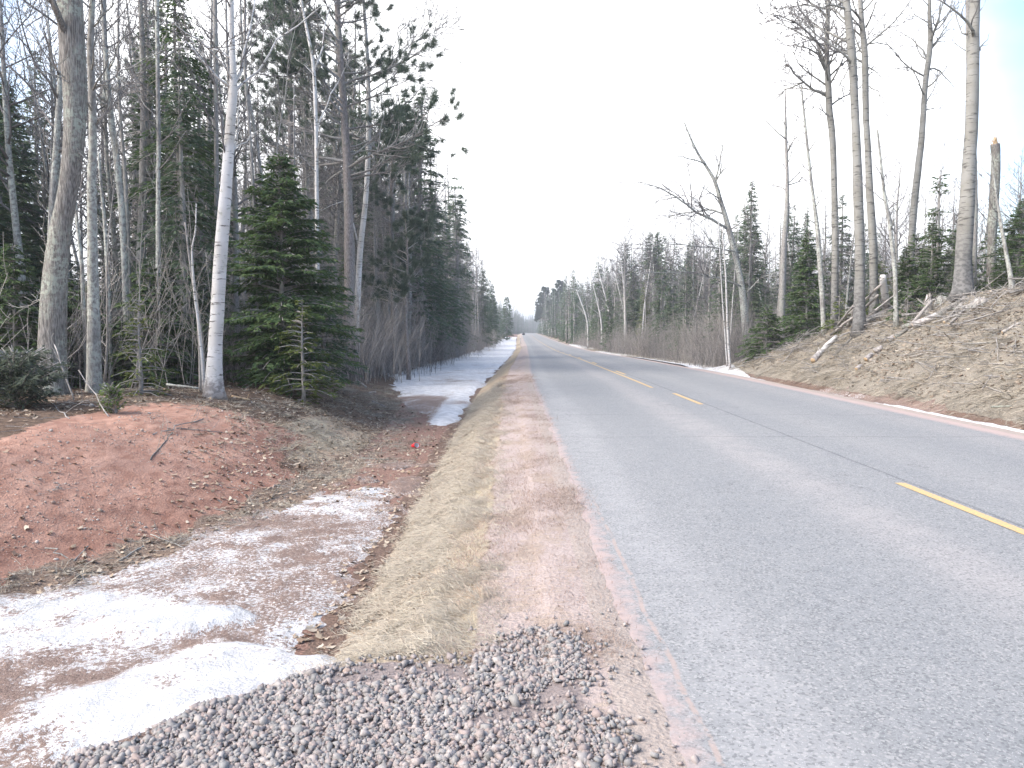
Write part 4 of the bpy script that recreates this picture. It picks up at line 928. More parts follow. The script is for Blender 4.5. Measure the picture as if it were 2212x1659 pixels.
hero('aspen_tree', 'tree', 'forked aspen with drooping left limbs, leftmost of the tall bank aspens', 30, [(1803, 655, 17), (1804, 560, 14), (1803, 467, 13.5), (1801, 400, 13), (1799, 333, 13), (1795, 280, 13), (1789, 233, 13), (1787, 180, 12), (1785, 140, 11), (1784, 90, 10), (1788, 0, 8), (1790, -150, 5), (1780, -300, 3)], M['aspen'], M['twig'],
     limbs=[([(1786, 208), (1760, 193), (1735, 177), (1715, 155), (1695, 137), (1678, 155)], 6, .8), ([(1735, 178), (1710, 185), (1685, 205), (1668, 225)], 3.5, .4), ([(1785, 155), (1770, 115), (1745, 98), (1718, 100)], 6, -.8), ([(1784, 140), (1762, 90), (1752, 50), (1740, 10)], 6, 1), ([(1787, 150), (1805, 100), (1812, 60)], 4, .6), ([(1793, 262), (1785, 240), (1765, 230)], 4, .5), ([(1786, 120), (1740, 60), (1700, 40), (1660, 30)], 5, -1.4), ([(1787, 40), (1750, 0), (1700, -20), (1665, -30)], 5, 1.0), ([(1790, 200), (1808, 160), (1828, 110)], 5, -.8), ([(1788, 20), (1740, 10), (1690, 15), (1650, 40)], 4, .6)], auto=20, auto_from=.5, seed=25, Lb=3.1, kd=3.7, up=.1, depth=3, rmin=.0095)
hero('bare_tree', 'tree', 'very thin leaning grey stem left of the forked aspen', 30, [(1781, 705, 11), (1776, 632, 10.5), (1770, 550, 10), (1765, 482, 9), (1758, 433, 7), (1750, 370, 6), (1741, 283, 5), (1735, 230, 4), (1731, 183, 3)], M['lichen'], M['twig'], auto=12, auto_from=.35, seed=26, Lb=1.3,
     limbs=[([(1742, 280), (1722, 255), (1705, 240)], 3, .3), ([(1745, 330), (1765, 300), (1785, 290)], 3, .3)])
hero('bare_tree', 'tree', 'grey tree with slim raised limbs between the leaning oak and the aspens', 38, [(1688, 700, 14), (1691, 600, 13), (1694, 520, 11), (1701, 440, 9), (1701, 367, 7), (1698, 300, 6), (1697, 233, 4), (1698, 190, 2)], M['grey'], M['twig'],
     limbs=[([(1699, 400), (1725, 390), (1745, 370)], 3.5, .6), ([(1697, 300), (1665, 270), (1640, 250)], 3, .5), ([(1700, 330), (1716, 300), (1738, 280)], 3, .5)], auto=14, auto_from=.45, seed=27, Lb=1.8)
hero('aspen_tree', 'tree', 'curved aspen forking high between the aspen pair and the thickest aspen', 30, [(1962, 640, 17), (1968, 520, 15), (1978, 400, 14), (1984, 350, 13), (1990, 300, 12.5), (1994, 240, 12), (1998, 183, 11.5), (2006, 130, 11), (2011, 83, 10), (2008, 40, 8), (2008, 0, 7), (2012, -150, 4)], M['aspen'], M['twig'],
     limbs=[([(2005, 150), (2020, 145), (2042, 160), (2065, 190)], 4.5, .6), ([(2011, 85), (2025, 50), (2035, -10)], 6, .5), ([(2003, 128), (1985, 95), (1960, 75), (1935, 65)], 4, .7), ([(1998, 240), (2010, 232), (2030, 235)], 3, .4), ([(2012, 100), (2035, 75), (2060, 60)], 4, -.6)], auto=14, auto_from=.45, seed=28, Lb=2.4, kd=2.8, depth=3, rmin=.008)
hero('bare_tree', 'tree', 'thin pale stem with a lean between the aspen pair and the splintered stump', 25, [(1939, 640, 10), (1934, 590, 9), (1927, 530, 8.5), (1921, 470, 8), (1912, 430, 7), (1903, 350, 5), (1895, 280, 4)], M['lichen'], M['twig'], auto=10, auto_from=.4, seed=29, Lb=1.2)
hero('bare_tree', 'tree', 'thin grey stem at the right picture edge leaning on the bank top', 22, [(2187, 625, 10), (2180, 580, 9), (2172, 540, 8), (2163, 490, 7.5), (2155, 440, 6), (2150, 400, 4), (2140, 330, 3)], M['lichen'], M['twig'], auto=6, auto_from=.5, seed=30, Lb=1.0)
t = hero('snapped_tree', 'tree trunk', 'dark snapped off trunk with a torn orange top at the far right', 27, [(2143, 600, 20), (2142, 520, 18), (2146, 450, 18), (2150, 380, 18), (2150, 330, 18), (2148, 312, 19)], M['maple'], M['grey'], seed=31, depth=0)
rg = random.Random(5); tp = np.array(at(2148, 312, 27)) - np.array(t.location)
v, f = tubes([([tuple(tp + np.array([rg.uniform(-.1, .1), rg.uniform(-.1, .1), -.1])), tuple(tp + np.array([rg.uniform(-.1, .06), rg.uniform(-.1, .1), rg.uniform(.1, .32)]))], [.05, .008], 4) for q in range(12)])
link('splinters', mesh('splinters', v, f, [M['rawwood']]), t)
hero('oak_tree', 'tree', 'crooked leaning bare oak stretching long limbs over the road on the right', 40, [(1612, 790, 17), (1610, 700, 15), (1603, 620, 14), (1590, 557, 12), (1575, 497, 11), (1565, 460, 9.5), (1557, 436, 9), (1545, 390, 8), (1527, 360, 6.5), (1510, 335, 5.5), (1495, 305, 4.5), (1484, 277, 3), (1478, 262, 2)], M['lichen'], M['twig'],
     limbs=[([(1572, 494), (1540, 475), (1505, 463), (1485, 440), (1460, 427), (1425, 405), (1384, 393)], 7, -1.2), ([(1563, 462), (1540, 456), (1518, 454), (1469, 460), (1423, 475)], 5, 1.2), ([(1525, 355), (1500, 345), (1475, 340), (1440, 330)], 3.5, .8), ([(1545, 392), (1553, 350), (1560, 320), (1548, 290)], 4, .6), ([(1556, 430), (1530, 415), (1505, 395)], 3, .8), ([(1575, 497), (1600, 480), (1625, 455)], 3, .6),
            ([(1607, 622), (1570, 605), (1536, 600), (1475, 585), (1420, 590), (1369, 588)], 4.5, -3), ([(1597, 545), (1540, 535), (1475, 530), (1430, 525), (1395, 540)], 3.5, -2.5), ([(1605, 640), (1640, 600), (1690, 585)], 3.5, -1)], auto=10, auto_from=.4, seed=32, Lb=1.8, kd=2.2, rmin=.009)
hero('white_birch', 'tree', 'thinner of two white birch stems by the snow under the leaning oak', 36, [(1571, 790, 3), (1566, 720, 2.8), (1560, 640, 2.6), (1556, 560, 2.6), (1553, 500, 3), (1552, 470, 2)], M['birch'], M['twig'], auto=8, seed=33, depth=1, Lb=1)
hero('white_birch', 'tree', 'thicker of two white birch stems by the snow under the leaning oak', 35, [(1578, 798, 4.6), (1573, 740, 4.6), (1570, 670, 4.2), (1568, 600, 3.8), (1563, 540, 3.2), (1560, 490, 3)], M['birch'], M['twig'], auto=8, seed=34, depth=1, Lb=1)
conifer_hero('spruce_tree', 'tall dark pointed spruce behind the leaning oak', 1617, 385, 780, 44, 92, 'spruce', 841, dens=.06, c0=.06, step=.2, nb=(6, 9), shape=.75)
conifer_hero('spruce_tree', 'shorter dark spruce left of the tall pointed spruce', 1553, 488, 785, 47, 88, 'spruce', 842, dens=.07)
conifer_hero('spruce_tree', 'spruce showing over the brush between oak and aspens', 1698, 432, 700, 50, 80, 'spruce', 843, dens=.07)
conifer_hero('spruce_tree', 'small spruce tip left of the forked aspen', 1738, 437, 700, 55, 62, 'spruce', 844, dens=.08)
conifer_hero('fir_tree', 'dense green fir at the far end of the right bank', 1742, 490, 745, 33, 130, 'fir', 845, dens=.045, step=.16, nb=(7, 10), c0=.03)
conifer_hero('fir_tree', 'broad bushy fir low beside the bank end, left of the dense green fir', 1655, 655, 790, 34, 130, 'fir', 846, dens=.05, step=.18, nb=(7, 10), c0=.02)
conifer_hero('fir_tree', 'open layered fir between the curved aspen and the thickest aspen', 2022, 345, 640, 27, 125, 'fir', 847, dens=.07, gap=.12, c0=.2, ragged=.4, step=.28)
conifer_hero('fir_tree', 'low fir filling the gap left of the thickest aspen', 1975, 500, 655, 28, 150, 'fir', 848, dens=.05)
conifer_hero('fir_tree', 'dark fir at the right picture edge on the bank', 2200, 430, 640, 25, 170, 'fir', 849, dens=.05)
conifer_hero('fir_tree', 'low fir right of the thickest aspen', 2130, 500, 640, 29, 120, 'fir', 850, dens=.05)
conifer_hero('fir_tree', 'fir behind the aspen pair base', 1905, 560, 660, 31, 110, 'firy', 851, dens=.06)
conifer_hero('young_fir', 'yellow green young fir just left of the aspen pair base', 1812, 630, 715, 29, 70, 'firy', 852, 'sapling', dens=.06)
conifer_hero('young_fir', 'small fir tucked beside the birch stub on the bank top', 1960, 600, 670, 25, 80, 'fir', 853, 'sapling', dens=.05)
conifer_hero('spruce_tree', 'greyish spruce standing out of the brush past the white birch stems', 1480, 560, 775, 54, 82, 'spruce', 854, dens=.08, gap=.08, ragged=.4)
conifer_hero('spruce_tree', 'spruce with a yellowish lower crown above the far right forest', 1416, 500, 740, 82, 62, 'spruce', 855, dens=.1, Ls=.34, Ws=.12)
conifer_hero('spruce_tree', 'narrow green spruce left of the yellowish crown spruce', 1391, 605, 745, 78, 42, 'firy', 856, dens=.1, Ls=.3, Ws=.1)
conifer_hero('spruce_tree', 'narrow spruce in the middle of the far right forest', 1315, 615, 740, 100, 36, 'spruce', 857, dens=.12, Ls=.36, Ws=.14)
conifer_hero('spruce_tree', 'dark narrow spruce beside the farthest birch trunks', 1365, 580, 745, 92, 44, 'spruce', 858, dens=.12, Ls=.36, Ws=.14)
def far_pine(label, dx, top, Y, seed, R): 
    x = at(dx, 700, Y)[0]; g = Hs(x, Y); Ht = at(dx, top, Y)[2] - g
    place('pine_tree', tree_conifer(pine_geo(seed, Ht, R, .3, 70, 1.2, .45, .09), M['pine'], M['dead'], M['pinen']), (x, Y, g), label)
far_pine('dark layered pine near the right side of the road crest', 1208, 612, 270, 861, 4.5)
far_pine('grey rounded pine at the very end of the right forest', 1176, 624, 330, 862, 5)
for q, (x0, y0, x1, y1, Y, lab) in enumerate([(1352, 700, 1328, 590, 95, 'leaning white birch trunk left of the dark narrow spruce'), (1300, 705, 1280, 610, 110, 'slanting white birch in the far right forest'), (1318, 690, 1290, 575, 105, 'long slanting white birch second from the slanting pair end'), (1270, 700, 1245, 625, 125, 'shorter slanting birch toward the road crest'), (1350, 660, 1338, 540, 90, 'upright pale birch top above the far right forest')]):
    hero('white_birch', 'tree', lab, Y, [(x0, y0, 3.4), ((x0 * 2 + x1) / 3 + 2, (y0 * 2 + y1) / 3, 3), ((x0 + 2 * x1) / 3 + 1, (y0 + 2 * y1) / 3, 2.4), (x1, y1, 1.2)], M['birch'], M['twig'], auto=9, depth=1, seed=40 + q, Lb=2.2, rmin=.012)

# ------------------------------------------------------------------ forest fill: every tree a thing of its own
LABS = {
 'bare': ('bare_tree', 'tree', 'slender bare grey tree'), 'dead': ('dead_spruce', 'tree', 'grey dead spruce with bare branches'), 'spruce': ('spruce_tree', 'tree', 'dark green spruce'),
 'birch': ('white_birch', 'tree', 'thin white birch'), 'pine': ('pine_tree', 'tree', 'tufted pine'), 'fir': ('fir_tree', 'tree', 'bushy green fir'), 'young': ('sapling', 'sapling', 'thin leafless sapling')}
def ok(x, y, pts, dmin):
    for a, b in pts:
        if (a - x) ** 2 + (b - y) ** 2 < dmin * dmin: return False
    return True
used = [(o.location.x, o.location.y) for o in C.objects if o.get('category') in ('tree', 'sapling')]
MARKS = [(-30, 'the spruce cut by the picture edge'), (113, 'the thickest furrowed trunk'), (203, 'the lichen spotted trunk'), (262, 'the curving lichen trunk'), (342, 'the straight slim trunk'), (402, 'the narrow ragged spruce'), (472, 'the thick white birch'), (545, 'the slender trunk by the birch'), (612, 'the large dense fir'), (686, 'the slim forked birch'), (752, 'the tall red pine'), (790, 'the mottled birch'), (876, 'the thin spire'), (937, 'the paired spruce tops'), (985, 'the lone tall spruce'),
 (1315, 'the narrow mid spruce'), (1365, 'the dark narrow spruce'), (1391, 'the narrow green spruce'), (1416, 'the yellowish crowned spruce'), (1480, 'the greyish spruce'), (1553, 'the two birch stems'), (1600, 'the leaning oak'), (1655, 'the broad bushy fir'), (1698, 'the slim grey limbed tree'), (1742, 'the dense green fir'), (1800, 'the leftmost tall aspen'), (1853, 'the aspen pair'), (1925, 'the thin leaning pale stem'), (1985, 'the curved aspen'), (2035, 'the open layered fir'), (2090, 'the thickest aspen'), (2147, 'the snapped trunk'), (2190, 'the fir at the edge')]
KW = dict(bare='bare grey tree', dead='dead grey spruce', spruce='dark spruce', birch='thin white birch', pine='tufted pine', fir='bushy fir', young='leafless sapling')
seen = set()
def near_label(k, x, y, hsx, far=False):
    dx = (512 + FPX * x / y) * 2.16; mk = min(MARKS, key=lambda m: abs(m[0] - dx)); d = dx - mk[0]
    if far and abs(d) >= 25: return None
    rel = 'far behind' if far and abs(d) < 9 else 'behind' if abs(d) < 9 else 'just right of' if 0 < d < 25 else 'just left of' if -25 < d < 0 else 'well right of' if d > 0 else 'well left of'
    tall = 'tall' if hsx > 1.05 else 'short' if hsx < .8 else 'middling'
    far_ = 'close to the road edge' if (x > 0 and x < 14.5) or (-8.5 < x < 0) else 'deeper in the woods'
    for t_ in ('%s %s %s %s' % (tall, KW[k], rel, mk[1]), '%s %s %s %s, %s' % (tall, KW[k], rel, mk[1], far_)):
        if t_ not in seen and len(t_.replace(',', '').split()) <= 16: seen.add(t_); return t_
    return None
def fill(n, s0, s1, y0, y1, mix, zone, hs=(.8, 1.15), dmin=.8, edge=1., far=False, power=1.):
    kinds = [k for k, v in mix.items() for _ in range(int(v * 100))]
    c = 0; tries = 0
    while c < n and tries < n * 30:
        tries += 1
        y = math.exp(rnd.uniform(math.log(y0), math.log(y1))); u = rnd.random() ** power; s = s0 + (s1 - s0) * u
        x = s + float(d_off(y))
        if not ok(x, y, used[-400:], dmin): continue
        used.append((x, y)); k = rnd.choice(kinds); nm, cat, lb = LABS[k]
        key = k + '_far' if far and k + '_far' in PR else k
        pr = rnd.choice(PR[key]); hsx = rnd.uniform(*hs)
        if k == 'fir': hsx *= rnd.uniform(.5, 1.1)
        place(nm, pr, (x, y, Hs(x, y) - .06), near_label(k, x, y, hsx, far) or lb + ' ' + zone, cat, lb + ' ' + zone, rnd.uniform(0, 6.28), hsx, (rnd.gauss(0, .025), rnd.gauss(0, .025)), rnd.uniform(.85, 1.2))
        c += 1
Z1 = 'in the near left forest'; Z2 = 'in the left forest along the snowy ditch'; Z3 = 'in the far left forest by the road crest'
fill(44, -7.2, -22, 17, 34, dict(bare=.52, dead=.2, spruce=.14, fir=.10, birch=.05), Z1, (.85, 1.25), .8)
fill(58, -7.2, -19, 15.5, 32, dict(fir=.8, spruce=.2), Z1, (.5, .85), .9)
fill(100, -6.6, -20, 30, 62, dict(bare=.34, dead=.46, spruce=.10, fir=.04, birch=.04, pine=.02), Z2, (1.0, 1.45), .8, power=1.3)
fill(80, -6.4, -16, 60, 130, dict(bare=.34, dead=.44, spruce=.18, birch=.03, pine=.01), Z2, (1.15, 1.5), .9, power=1.4)
fill(34, -6.6, -10.5, 38, 95, dict(bare=.35, dead=.5, spruce=.15), Z2, (1.45, 1.75), .5)
fill(60, -6.6, -12, 130, 300, dict(bare=.35, dead=.2, spruce=.45), Z3, (.9, 1.1), 1.2, far=True, power=1.5)
fill(44, -6.0, -9, 14.8, 60, dict(young=1), 'at the edge of the left forest', (.5, 1.1), .35)
Z4 = 'on the right bank behind the aspens'; Z5 = 'in the right forest past the bank'; Z6 = 'in the far right forest'
fill(30, 14.5, 34, 24, 44, dict(bare=.75, spruce=.05, birch=.1, dead=.1), Z4, (.5, .85), .9)
fill(80, 13.4, 25, 22, 42, dict(fir=1), Z4, (.4, .68), .75)
fill(85, 11.2, 26, 39, 75, dict(bare=.36, dead=.30, spruce=.24, birch=.10), Z5, (.6, .95), .8, power=1.5)
fill(90, 11.5, 24, 75, 160, dict(bare=.48, dead=.12, spruce=.25, birch=.15), Z6, (.95, 1.3), .9, power=1.5)
fill(90, 9.5, 18, 160, 400, dict(bare=.4, spruce=.45, birch=.15), Z6, (1.05, 1.45), 1.2, far=True, power=1.4)
fill(40, 10.6, 15, 38, 80, dict(young=1), 'at the edge of the right forest', (.4, .9), .35)

# deep woods behind, one mass
def woods(name, n, s0, s1, y0, y1, kinds, sc, label, zoff=0):
    prs = []
    for k in kinds:
        for p in PR[k]:
            # joined copy of the parts as one piece
            V, F_, mats, mi, base = [], [], [], [], 0
            me = bpy.data.meshes.new('tree_piece'); import bmesh
            bm = bmesh.new()
            for idx, (nm, m_) in enumerate(p):
                s_ = len(bm.faces); bm.from_mesh(m_); bm.faces.ensure_lookup_table()
                for f_ in bm.faces[s_:]: f_.material_index = idx
                me.materials.append(m_.materials[0])
            bm.to_mesh(me); bm.free(); prs.append(proto('tree_piece', me))
    yy = np.exp(NP.uniform(math.log(y0), math.log(y1), n)); ss = NP.uniform(s0, s1, n); xx = ss + d_off(yy)
    rt = np.stack([NP.randn(n) * .03, NP.randn(n) * .03, NP.rand(n) * 6.28], -1)
    scatter(name, np.stack([xx, yy, H(xx, yy) - .1 + zoff], -1), rt, NP.uniform(sc[0], sc[1], n), prs, label, 'woods')
woods('left_woods', 170, -20, -60, 18, 130, ['spruce_far', 'bare_far', 'dead_far', 'bare_far'], (.75, 1.1), 'deep woods behind the left forest edge')
woods('left_far_woods', 500, -9, -50, 110, 460, ['spruce_far', 'bare_far', 'dead_far'], (.9, 1.15), 'woods continuing along the left of the road')
woods('right_woods', 560, 19, 60, 26, 120, ['bare_far', 'bare_far', 'bare_far', 'birch_far', 'spruce_far'], (.45, .85), 'deep woods behind the right bank')
woods('right_far_woods', 420, 15, 50, 100, 420, ['spruce_far', 'bare_far', 'birch_far'], (.95, 1.4), 'woods continuing along the right of the road')
woods('crest_woods', 1100, -7, -50, 430, 1600, ['spruce_far', 'bare_far', 'spruce_far'], (1.1, 1.55), 'distant hazy woods beyond the road crest')
woods('crest_woods_right', 300, 14, 60, 400, 900, ['spruce_far', 'bare_far'], (.9, 1.2), 'distant woods right of the road beyond the crest')

# brush thickets
def brush_mesh(seed, h, n=16, sp=.5):
    rg = random.Random(seed); out_ = []
    for q in range(n):
        limb(rg, (rg.gauss(0, sp), rg.gauss(0, sp), -.05), (rg.gauss(0, .18), rg.gauss(0, .18), 1), h * rg.uniform(.45, 1.1), .009, 1, out_, .15, .08, 2.6, .0035, (18, 45))
    v, f = tubes(out_); return mesh('brush_clump', v, f, [M['brush' if seed % 3 else 'twig']])
bp = [proto('brush_clump', brush_mesh(900 + q, 1.6 + .25 * (q % 3))) for q in range(6)]
def brush(nm, n, s0, s1, y0, y1, sc, label, fn=None):
    x_, y_, z_ = zone_pts(n, s0, s1, y0, y1, fn or (lambda s, y: s * 0 + 1), True); n = len(x_)
    scatter(nm, np.stack([x_, y_, z_], -1), rot_z(n), NP.uniform(sc[0], sc[1], n), bp, label, 'brush')
brush('left_brush', 260, -16, -6.2, 15.5, 60, (.6, 1.3), 'leafless grey brown brush under the left forest', lambda s, y: (s < -6.4 - .5 * sm(22, 15, y)) * 1.)
brush('ditch_brush', 330, -11, -5.7, 24, 200, (.9, 1.9), 'grey brush leaning out over the snowy ditch')
brush('right_brush', 560, 10.4, 16, 37, 150, (.8, 1.6), 'brown alder brush at the foot of the right forest')
brush('bank_brush', 120, 14.5, 28, 22, 38, (.5, 1.1), 'thin brush between the firs on the right bank')

# ------------------------------------------------------------------ logs, stumps, sticks
def log(name, cat, label, a, b, wd, mat, group=None, lift=.5, seed=0, crook=.05, stubs=2, endmat='rawwood'):
    """a, b: display points on the ground (or 3D tuples)"""
    A = np.array(gp(*a) if len(a) == 2 else a); B = np.array(gp(*b) if len(b) == 2 else b)
    r = wd / 2 / 2.16 * A[1] / FPX; rg = random.Random(seed + 77)
    if a[0] > 1700: r *= 1.55; lift += .6
    A = A + np.array([0, 0, r * lift]); B = B + np.array([0, 0, r * lift])
    t = thing(name, label, cat, tuple(A)); n = 7; Lg = np.linalg.norm(B - A); pts = []
    for q in range(n + 1):
        u = q / n; p = (B - A) * u
        if 0 < q < n: p = p + np.array([rg.gauss(0, crook), rg.gauss(0, crook), rg.gauss(0, crook) * .5]) * Lg * .12 
        pts.append(tuple(p))
    sdn = 10 if r > .03 else 6
    v, f = tubes([(pts, [r * (1.08 - .25 * q / n) * rg.uniform(.93, 1.07) for q in range(n + 1)], sdn)])
    link('stem', mesh('stem', v, f, [M[mat]], True), t)
    d = (B - A) / (Lg + 1e-6)
    if r > .03 and endmat:
        v, f = tubes([([tuple(-d * .003), tuple(-d * .012)], [r * .9, r * .86], sdn)]); link('cut_end', mesh('cut_end', v, f, [M[endmat]]), t)
    for q in range(stubs):
        u = rg.uniform(.2, .9); p = (B - A) * u; dr = nrm(tuple(d * .6 + np.array([rg.gauss(0, .7), rg.gauss(0, .7), abs(rg.gauss(0, .6))])))
        o_ = []; limb(rg, tuple(p), dr, rg.uniform(.15, .6) * min(1, Lg), max(.004, r * .35), 1, o_, .1, .15, 2.0, .003)
        v, f = tubes(o_); link('side_branch', mesh('side_branch', v, f, [M[mat]]), t)
    return t
def up3(dx, dy, Y): return at(dx, dy, Y)
log('birch_log', 'log', 'short white birch log lying down the slope, leftmost on the right bank', (1756, 786), (1806, 735), 8, 'birch', seed=1, stubs=1)
log('fallen_log', 'log', 'long smooth grey log lying across the upper right bank', (1842, 717), (1936, 652), 8.5, 'wood', seed=2, stubs=1)
ya = gp(1815, 706)[1]
log('fallen_pole', 'pole', 'long thin pole leaning up against the birch stub', (1813, 708), up3(1904, 620, 26.5), 4, 'wood', seed=3, lift=1, stubs=1)
log('fallen_pole', 'pole', 'dark shorter pole leaning beneath the long thin pole', (1840, 695), up3(1896, 643, 26.8), 4, 'grey', seed=4, lift=1, stubs=1)
log('fallen_branch', 'branch', 'bundle of thin dead twigs sloping down left of the leaning poles', (1802, 716), up3(1845, 662, 27.5), 3, 'wood', seed=5, lift=1, stubs=6)
log('fallen_branch', 'branch', 'pale twig jutting left across the leaning poles', up3(1826, 667, 27), up3(1848, 662, 27), 2.5, 'wood', seed=6)
log('dark_stick', 'stick', 'dark straight stick right of the leftmost birch log', (1799, 775), (1842, 730), 4, 'maple', seed=7, stubs=1)
log('birch_stub', 'stump', 'upright broken white birch stub at the top of the poles', (1915, 655), up3(1907, 602, 26.3), 10, 'birch', seed=8, lift=0, stubs=0)
pcs = [((1850, 803), (1861, 794), 6, 'lowest white birch fragment of the broken row down the bank'), ((1870, 783), (1883, 771), 7, 'second lowest white birch fragment of the broken row'), ((1889, 765), (1906, 756), 7, 'middle white birch fragment of the broken row'), ((1918, 741), (1932, 733), 7, 'fourth white birch piece up the broken row'),
       ((1932, 734), (1960, 716), 6, 'dark stretch of the broken birch trunk near the bank middle'), ((1951, 713), (1973, 706), 7, 'pale birch chunk above the dark stretch'), ((1973, 712), (2024, 690), 10, 'largest whitish birch log of the broken row')]
for q, (a_, b_, w_, lb) in enumerate(pcs): log('birch_log', 'log', lb, a_, b_, w_, 'maple' if 'dark' in lb else 'birch', seed=20 + q, stubs=1 if q > 4 else 0)
log('fallen_log', 'log', 'dark rotting log behind the largest whitish birch log', (2020, 692), (2075, 658), 8, 'maple', seed=31, stubs=4)
log('fallen_branch', 'branch', 'splayed dead branch beside the dark rotting log', (2040, 700), (2082, 655), 4, 'wood', seed=32, stubs=6)
log('fallen_branch', 'branch', 'forked grey branch near the right picture edge of the bank', (2165, 722), (2205, 700), 4, 'wood', seed=33, stubs=5)
log('fallen_branch', 'branch', 'thin dark branch crossing below the forked grey branch', (2140, 730), (2190, 698), 3, 'maple', seed=34, stubs=3)
log('fallen_branch', 'branch', 'pale twig low on the bank at the far right', (2122, 843), (2142, 812), 2.5, 'wood', seed=35)
log('dark_stick', 'stick', 'dark twig at the foot of the bank at the far right', (2140, 882), (2185, 880), 3, 'maple', seed=36)
log('fallen_branch', 'branch', 'pale root curving beside the splintered stump', (2060, 770), (2130, 750), 2.5, 'wood', seed=37)
def stump(label, dx, dy, w_, h_, seed, mat='wood'):
    p = np.array(gp(dx, dy)); r = w_ / 2 / 2.16 * p[1] / FPX; h = h_ / 2.16 * p[1] / FPX; rg = random.Random(seed)
    t = thing('splintered_stump', label, 'stump', tuple(p)); polys = []
    for q in range(9):
        a_ = q * .7 + rg.random() * .5; rr = r * .55; polys.append(([(math.cos(a_) * rr * 1.5, math.sin(a_) * rr * 1.5, -.1), (math.cos(a_) * rr, math.sin(a_) * rr, h * .5), (math.cos(a_) * rr * .7, math.sin(a_) * rr * .7, h * rg.uniform(.6, 1.05))], [r * .55, r * .4, .012], 5))
    v, f = tubes(polys); link('splintered_wood', mesh('splintered_wood', v, f, [M[mat]]), t)
    polys = []
    for q in range(8):
        a_ = q * .78 + rg.random(); o_ = []; limb(rg, (0, 0, .08), (math.cos(a_), math.sin(a_), -.35), rg.uniform(.35, .8), r * .3, 1, o_, -.3, .2, 2, .006); polys += o_
    v, f = tubes(polys); link('roots', mesh('roots', v, f, [M['grey']]), t)
    return t
stump('upright pale splintered stump high on the middle of the bank', 2004, 675, 16, 42, 51)
stump('rooty lump at the bank top right of the splintered stump', 2035, 640, 22, 14, 52, 'lichen')
stump('grey mass of roots on the bank top below the thickest aspen', 2120, 655, 30, 14, 53, 'wood')
stump('torn root lump at the bank top beyond the aspen pair', 2085, 650, 16, 10, 54, 'grey')
def boulder(label, dx, dy, w_, seed, mat='boulder', fl=.6, name='field_stone'):
    p = np.array(gp(dx, dy)); sc = w_ / 2.16 * p[1] / FPX
    o = link(name, rock_mesh(name, seed, M[mat], fl, .22)); o.location = p + np.array([0, 0, sc * .12]); o.scale = (sc, sc, sc); o.rotation_euler = (0, 0, seed)
    md = o.modifiers.new('round', 'SUBSURF'); md.levels = 2; md.render_levels = 2; return tag(o, label, 'rock')
boulder('pale rounded rock on the upper right of the bank', 2118, 690, 14, 61); boulder('whitish rock low on the bank middle', 1980, 755, 12, 62); boulder('pale rock under the leaning poles', 1840, 690, 14, 63); boulder('grey rock at the bank edge above the ditch', 2165, 745, 12, 64)
boulder('grey stone at the forest edge behind the green sprig', 198, 878, 20, 65); boulder('pale flat stone in the dug soil left of the red berm', 110, 932, 13, 66, fl=.9)
boulder('largest pale stone at the foot of the red berm by the leaf pile', 572, 1122, 24, 67); boulder('pointed grey stone above the berm foot stones', 634, 1094, 14, 68); boulder('round stone beside the debris on the berm right end', 700, 1050, 14, 69)
boulder('pale stone low on the red clay slope', 121, 1210, 14, 70); boulder('dark clay clod at the snow edge', 168, 1250, 26, 71, 'maple', .7, 'clay_clod')
boulder('small grey stone on the red clay crest', 475, 960, 7, 72); boulder('round grey stone right of the small crest stone', 500, 958, 7, 73); boulder('reddish stone in the middle of the red slope', 270, 937, 8, 74, 'pebble'); boulder('tan stone on the lower red slope', 60, 1098, 8, 75, 'pebble')
boulder('single dark stone beyond the crushed stone tip', 1151, 1357, 9, 76, 'steel'); boulder('flat clay slab at the left corner of the crushed stone', 150 * 1 + 600, 1452, 26, 77, 'pebble', .5, 'clay_slab')
# sticks on the left
log('fallen_branch', 'branch', 'dark forked branch lying across the red clay crest', (325, 995), (372, 935), 3.2, 'maple', seed=81, stubs=3)
log('fallen_branch', 'branch', 'dead weed stems lying flat at the top of the red clay', (330, 940), (440, 905), 2.6, 'grey', seed=82, stubs=4, crook=.2)
log('fallen_branch', 'branch', 'second flat dead stem just below the weed stems', (380, 925), (480, 935), 2.2, 'grey', seed=83, stubs=2)
log('fallen_branch', 'branch', 'grey lichen branch at the berm foot above the dirty snow', (258, 1213), (310, 1180), 4, 'lichen', seed=84, stubs=2)
log('fallen_branch', 'branch', 'curved mossy twig on the lower red slope', (97, 1185), (165, 1210), 2.6, 'lichen', seed=85, stubs=1, crook=.8)
log('fallen_branch', 'branch', 'thin twig meeting the curved mossy twig', (160, 1212), (190, 1180), 2.6, 'lichen', seed=86, stubs=1)
log('fallen_branch', 'branch', 'twiggy debris branch at the right foot of the berm', (325, 1155), (400, 1185), 2.5, 'grey', seed=87, stubs=6)
log('fallen_branch', 'branch', 'brown twig in the debris line along the ditch', (560, 1090), (640, 1060), 2.5, 'maple', seed=88, stubs=5)
log('dark_stick', 'stick', 'dark stick across the ditch left of the red cup', (780, 991), (840, 994), 4, 'maple', seed=89, stubs=2)
log('fallen_branch', 'branch', 'long pale stick lying along the forest edge by the maples', (110, 866), (215, 880), 3, 'wood', seed=90, stubs=3)
log('fallen_branch', 'branch', 'tan stick slanting below the lichen spotted trunk', (150, 905), (110, 870), 2.5, 'wood', seed=91, stubs=3)
log('leaning_sapling', 'branch', 'bare sapling leaning left in front of the thickest trunk', (160, 865), up3(118, 745, 13.4), 3.2, 'wood', seed=92, stubs=5, lift=0)
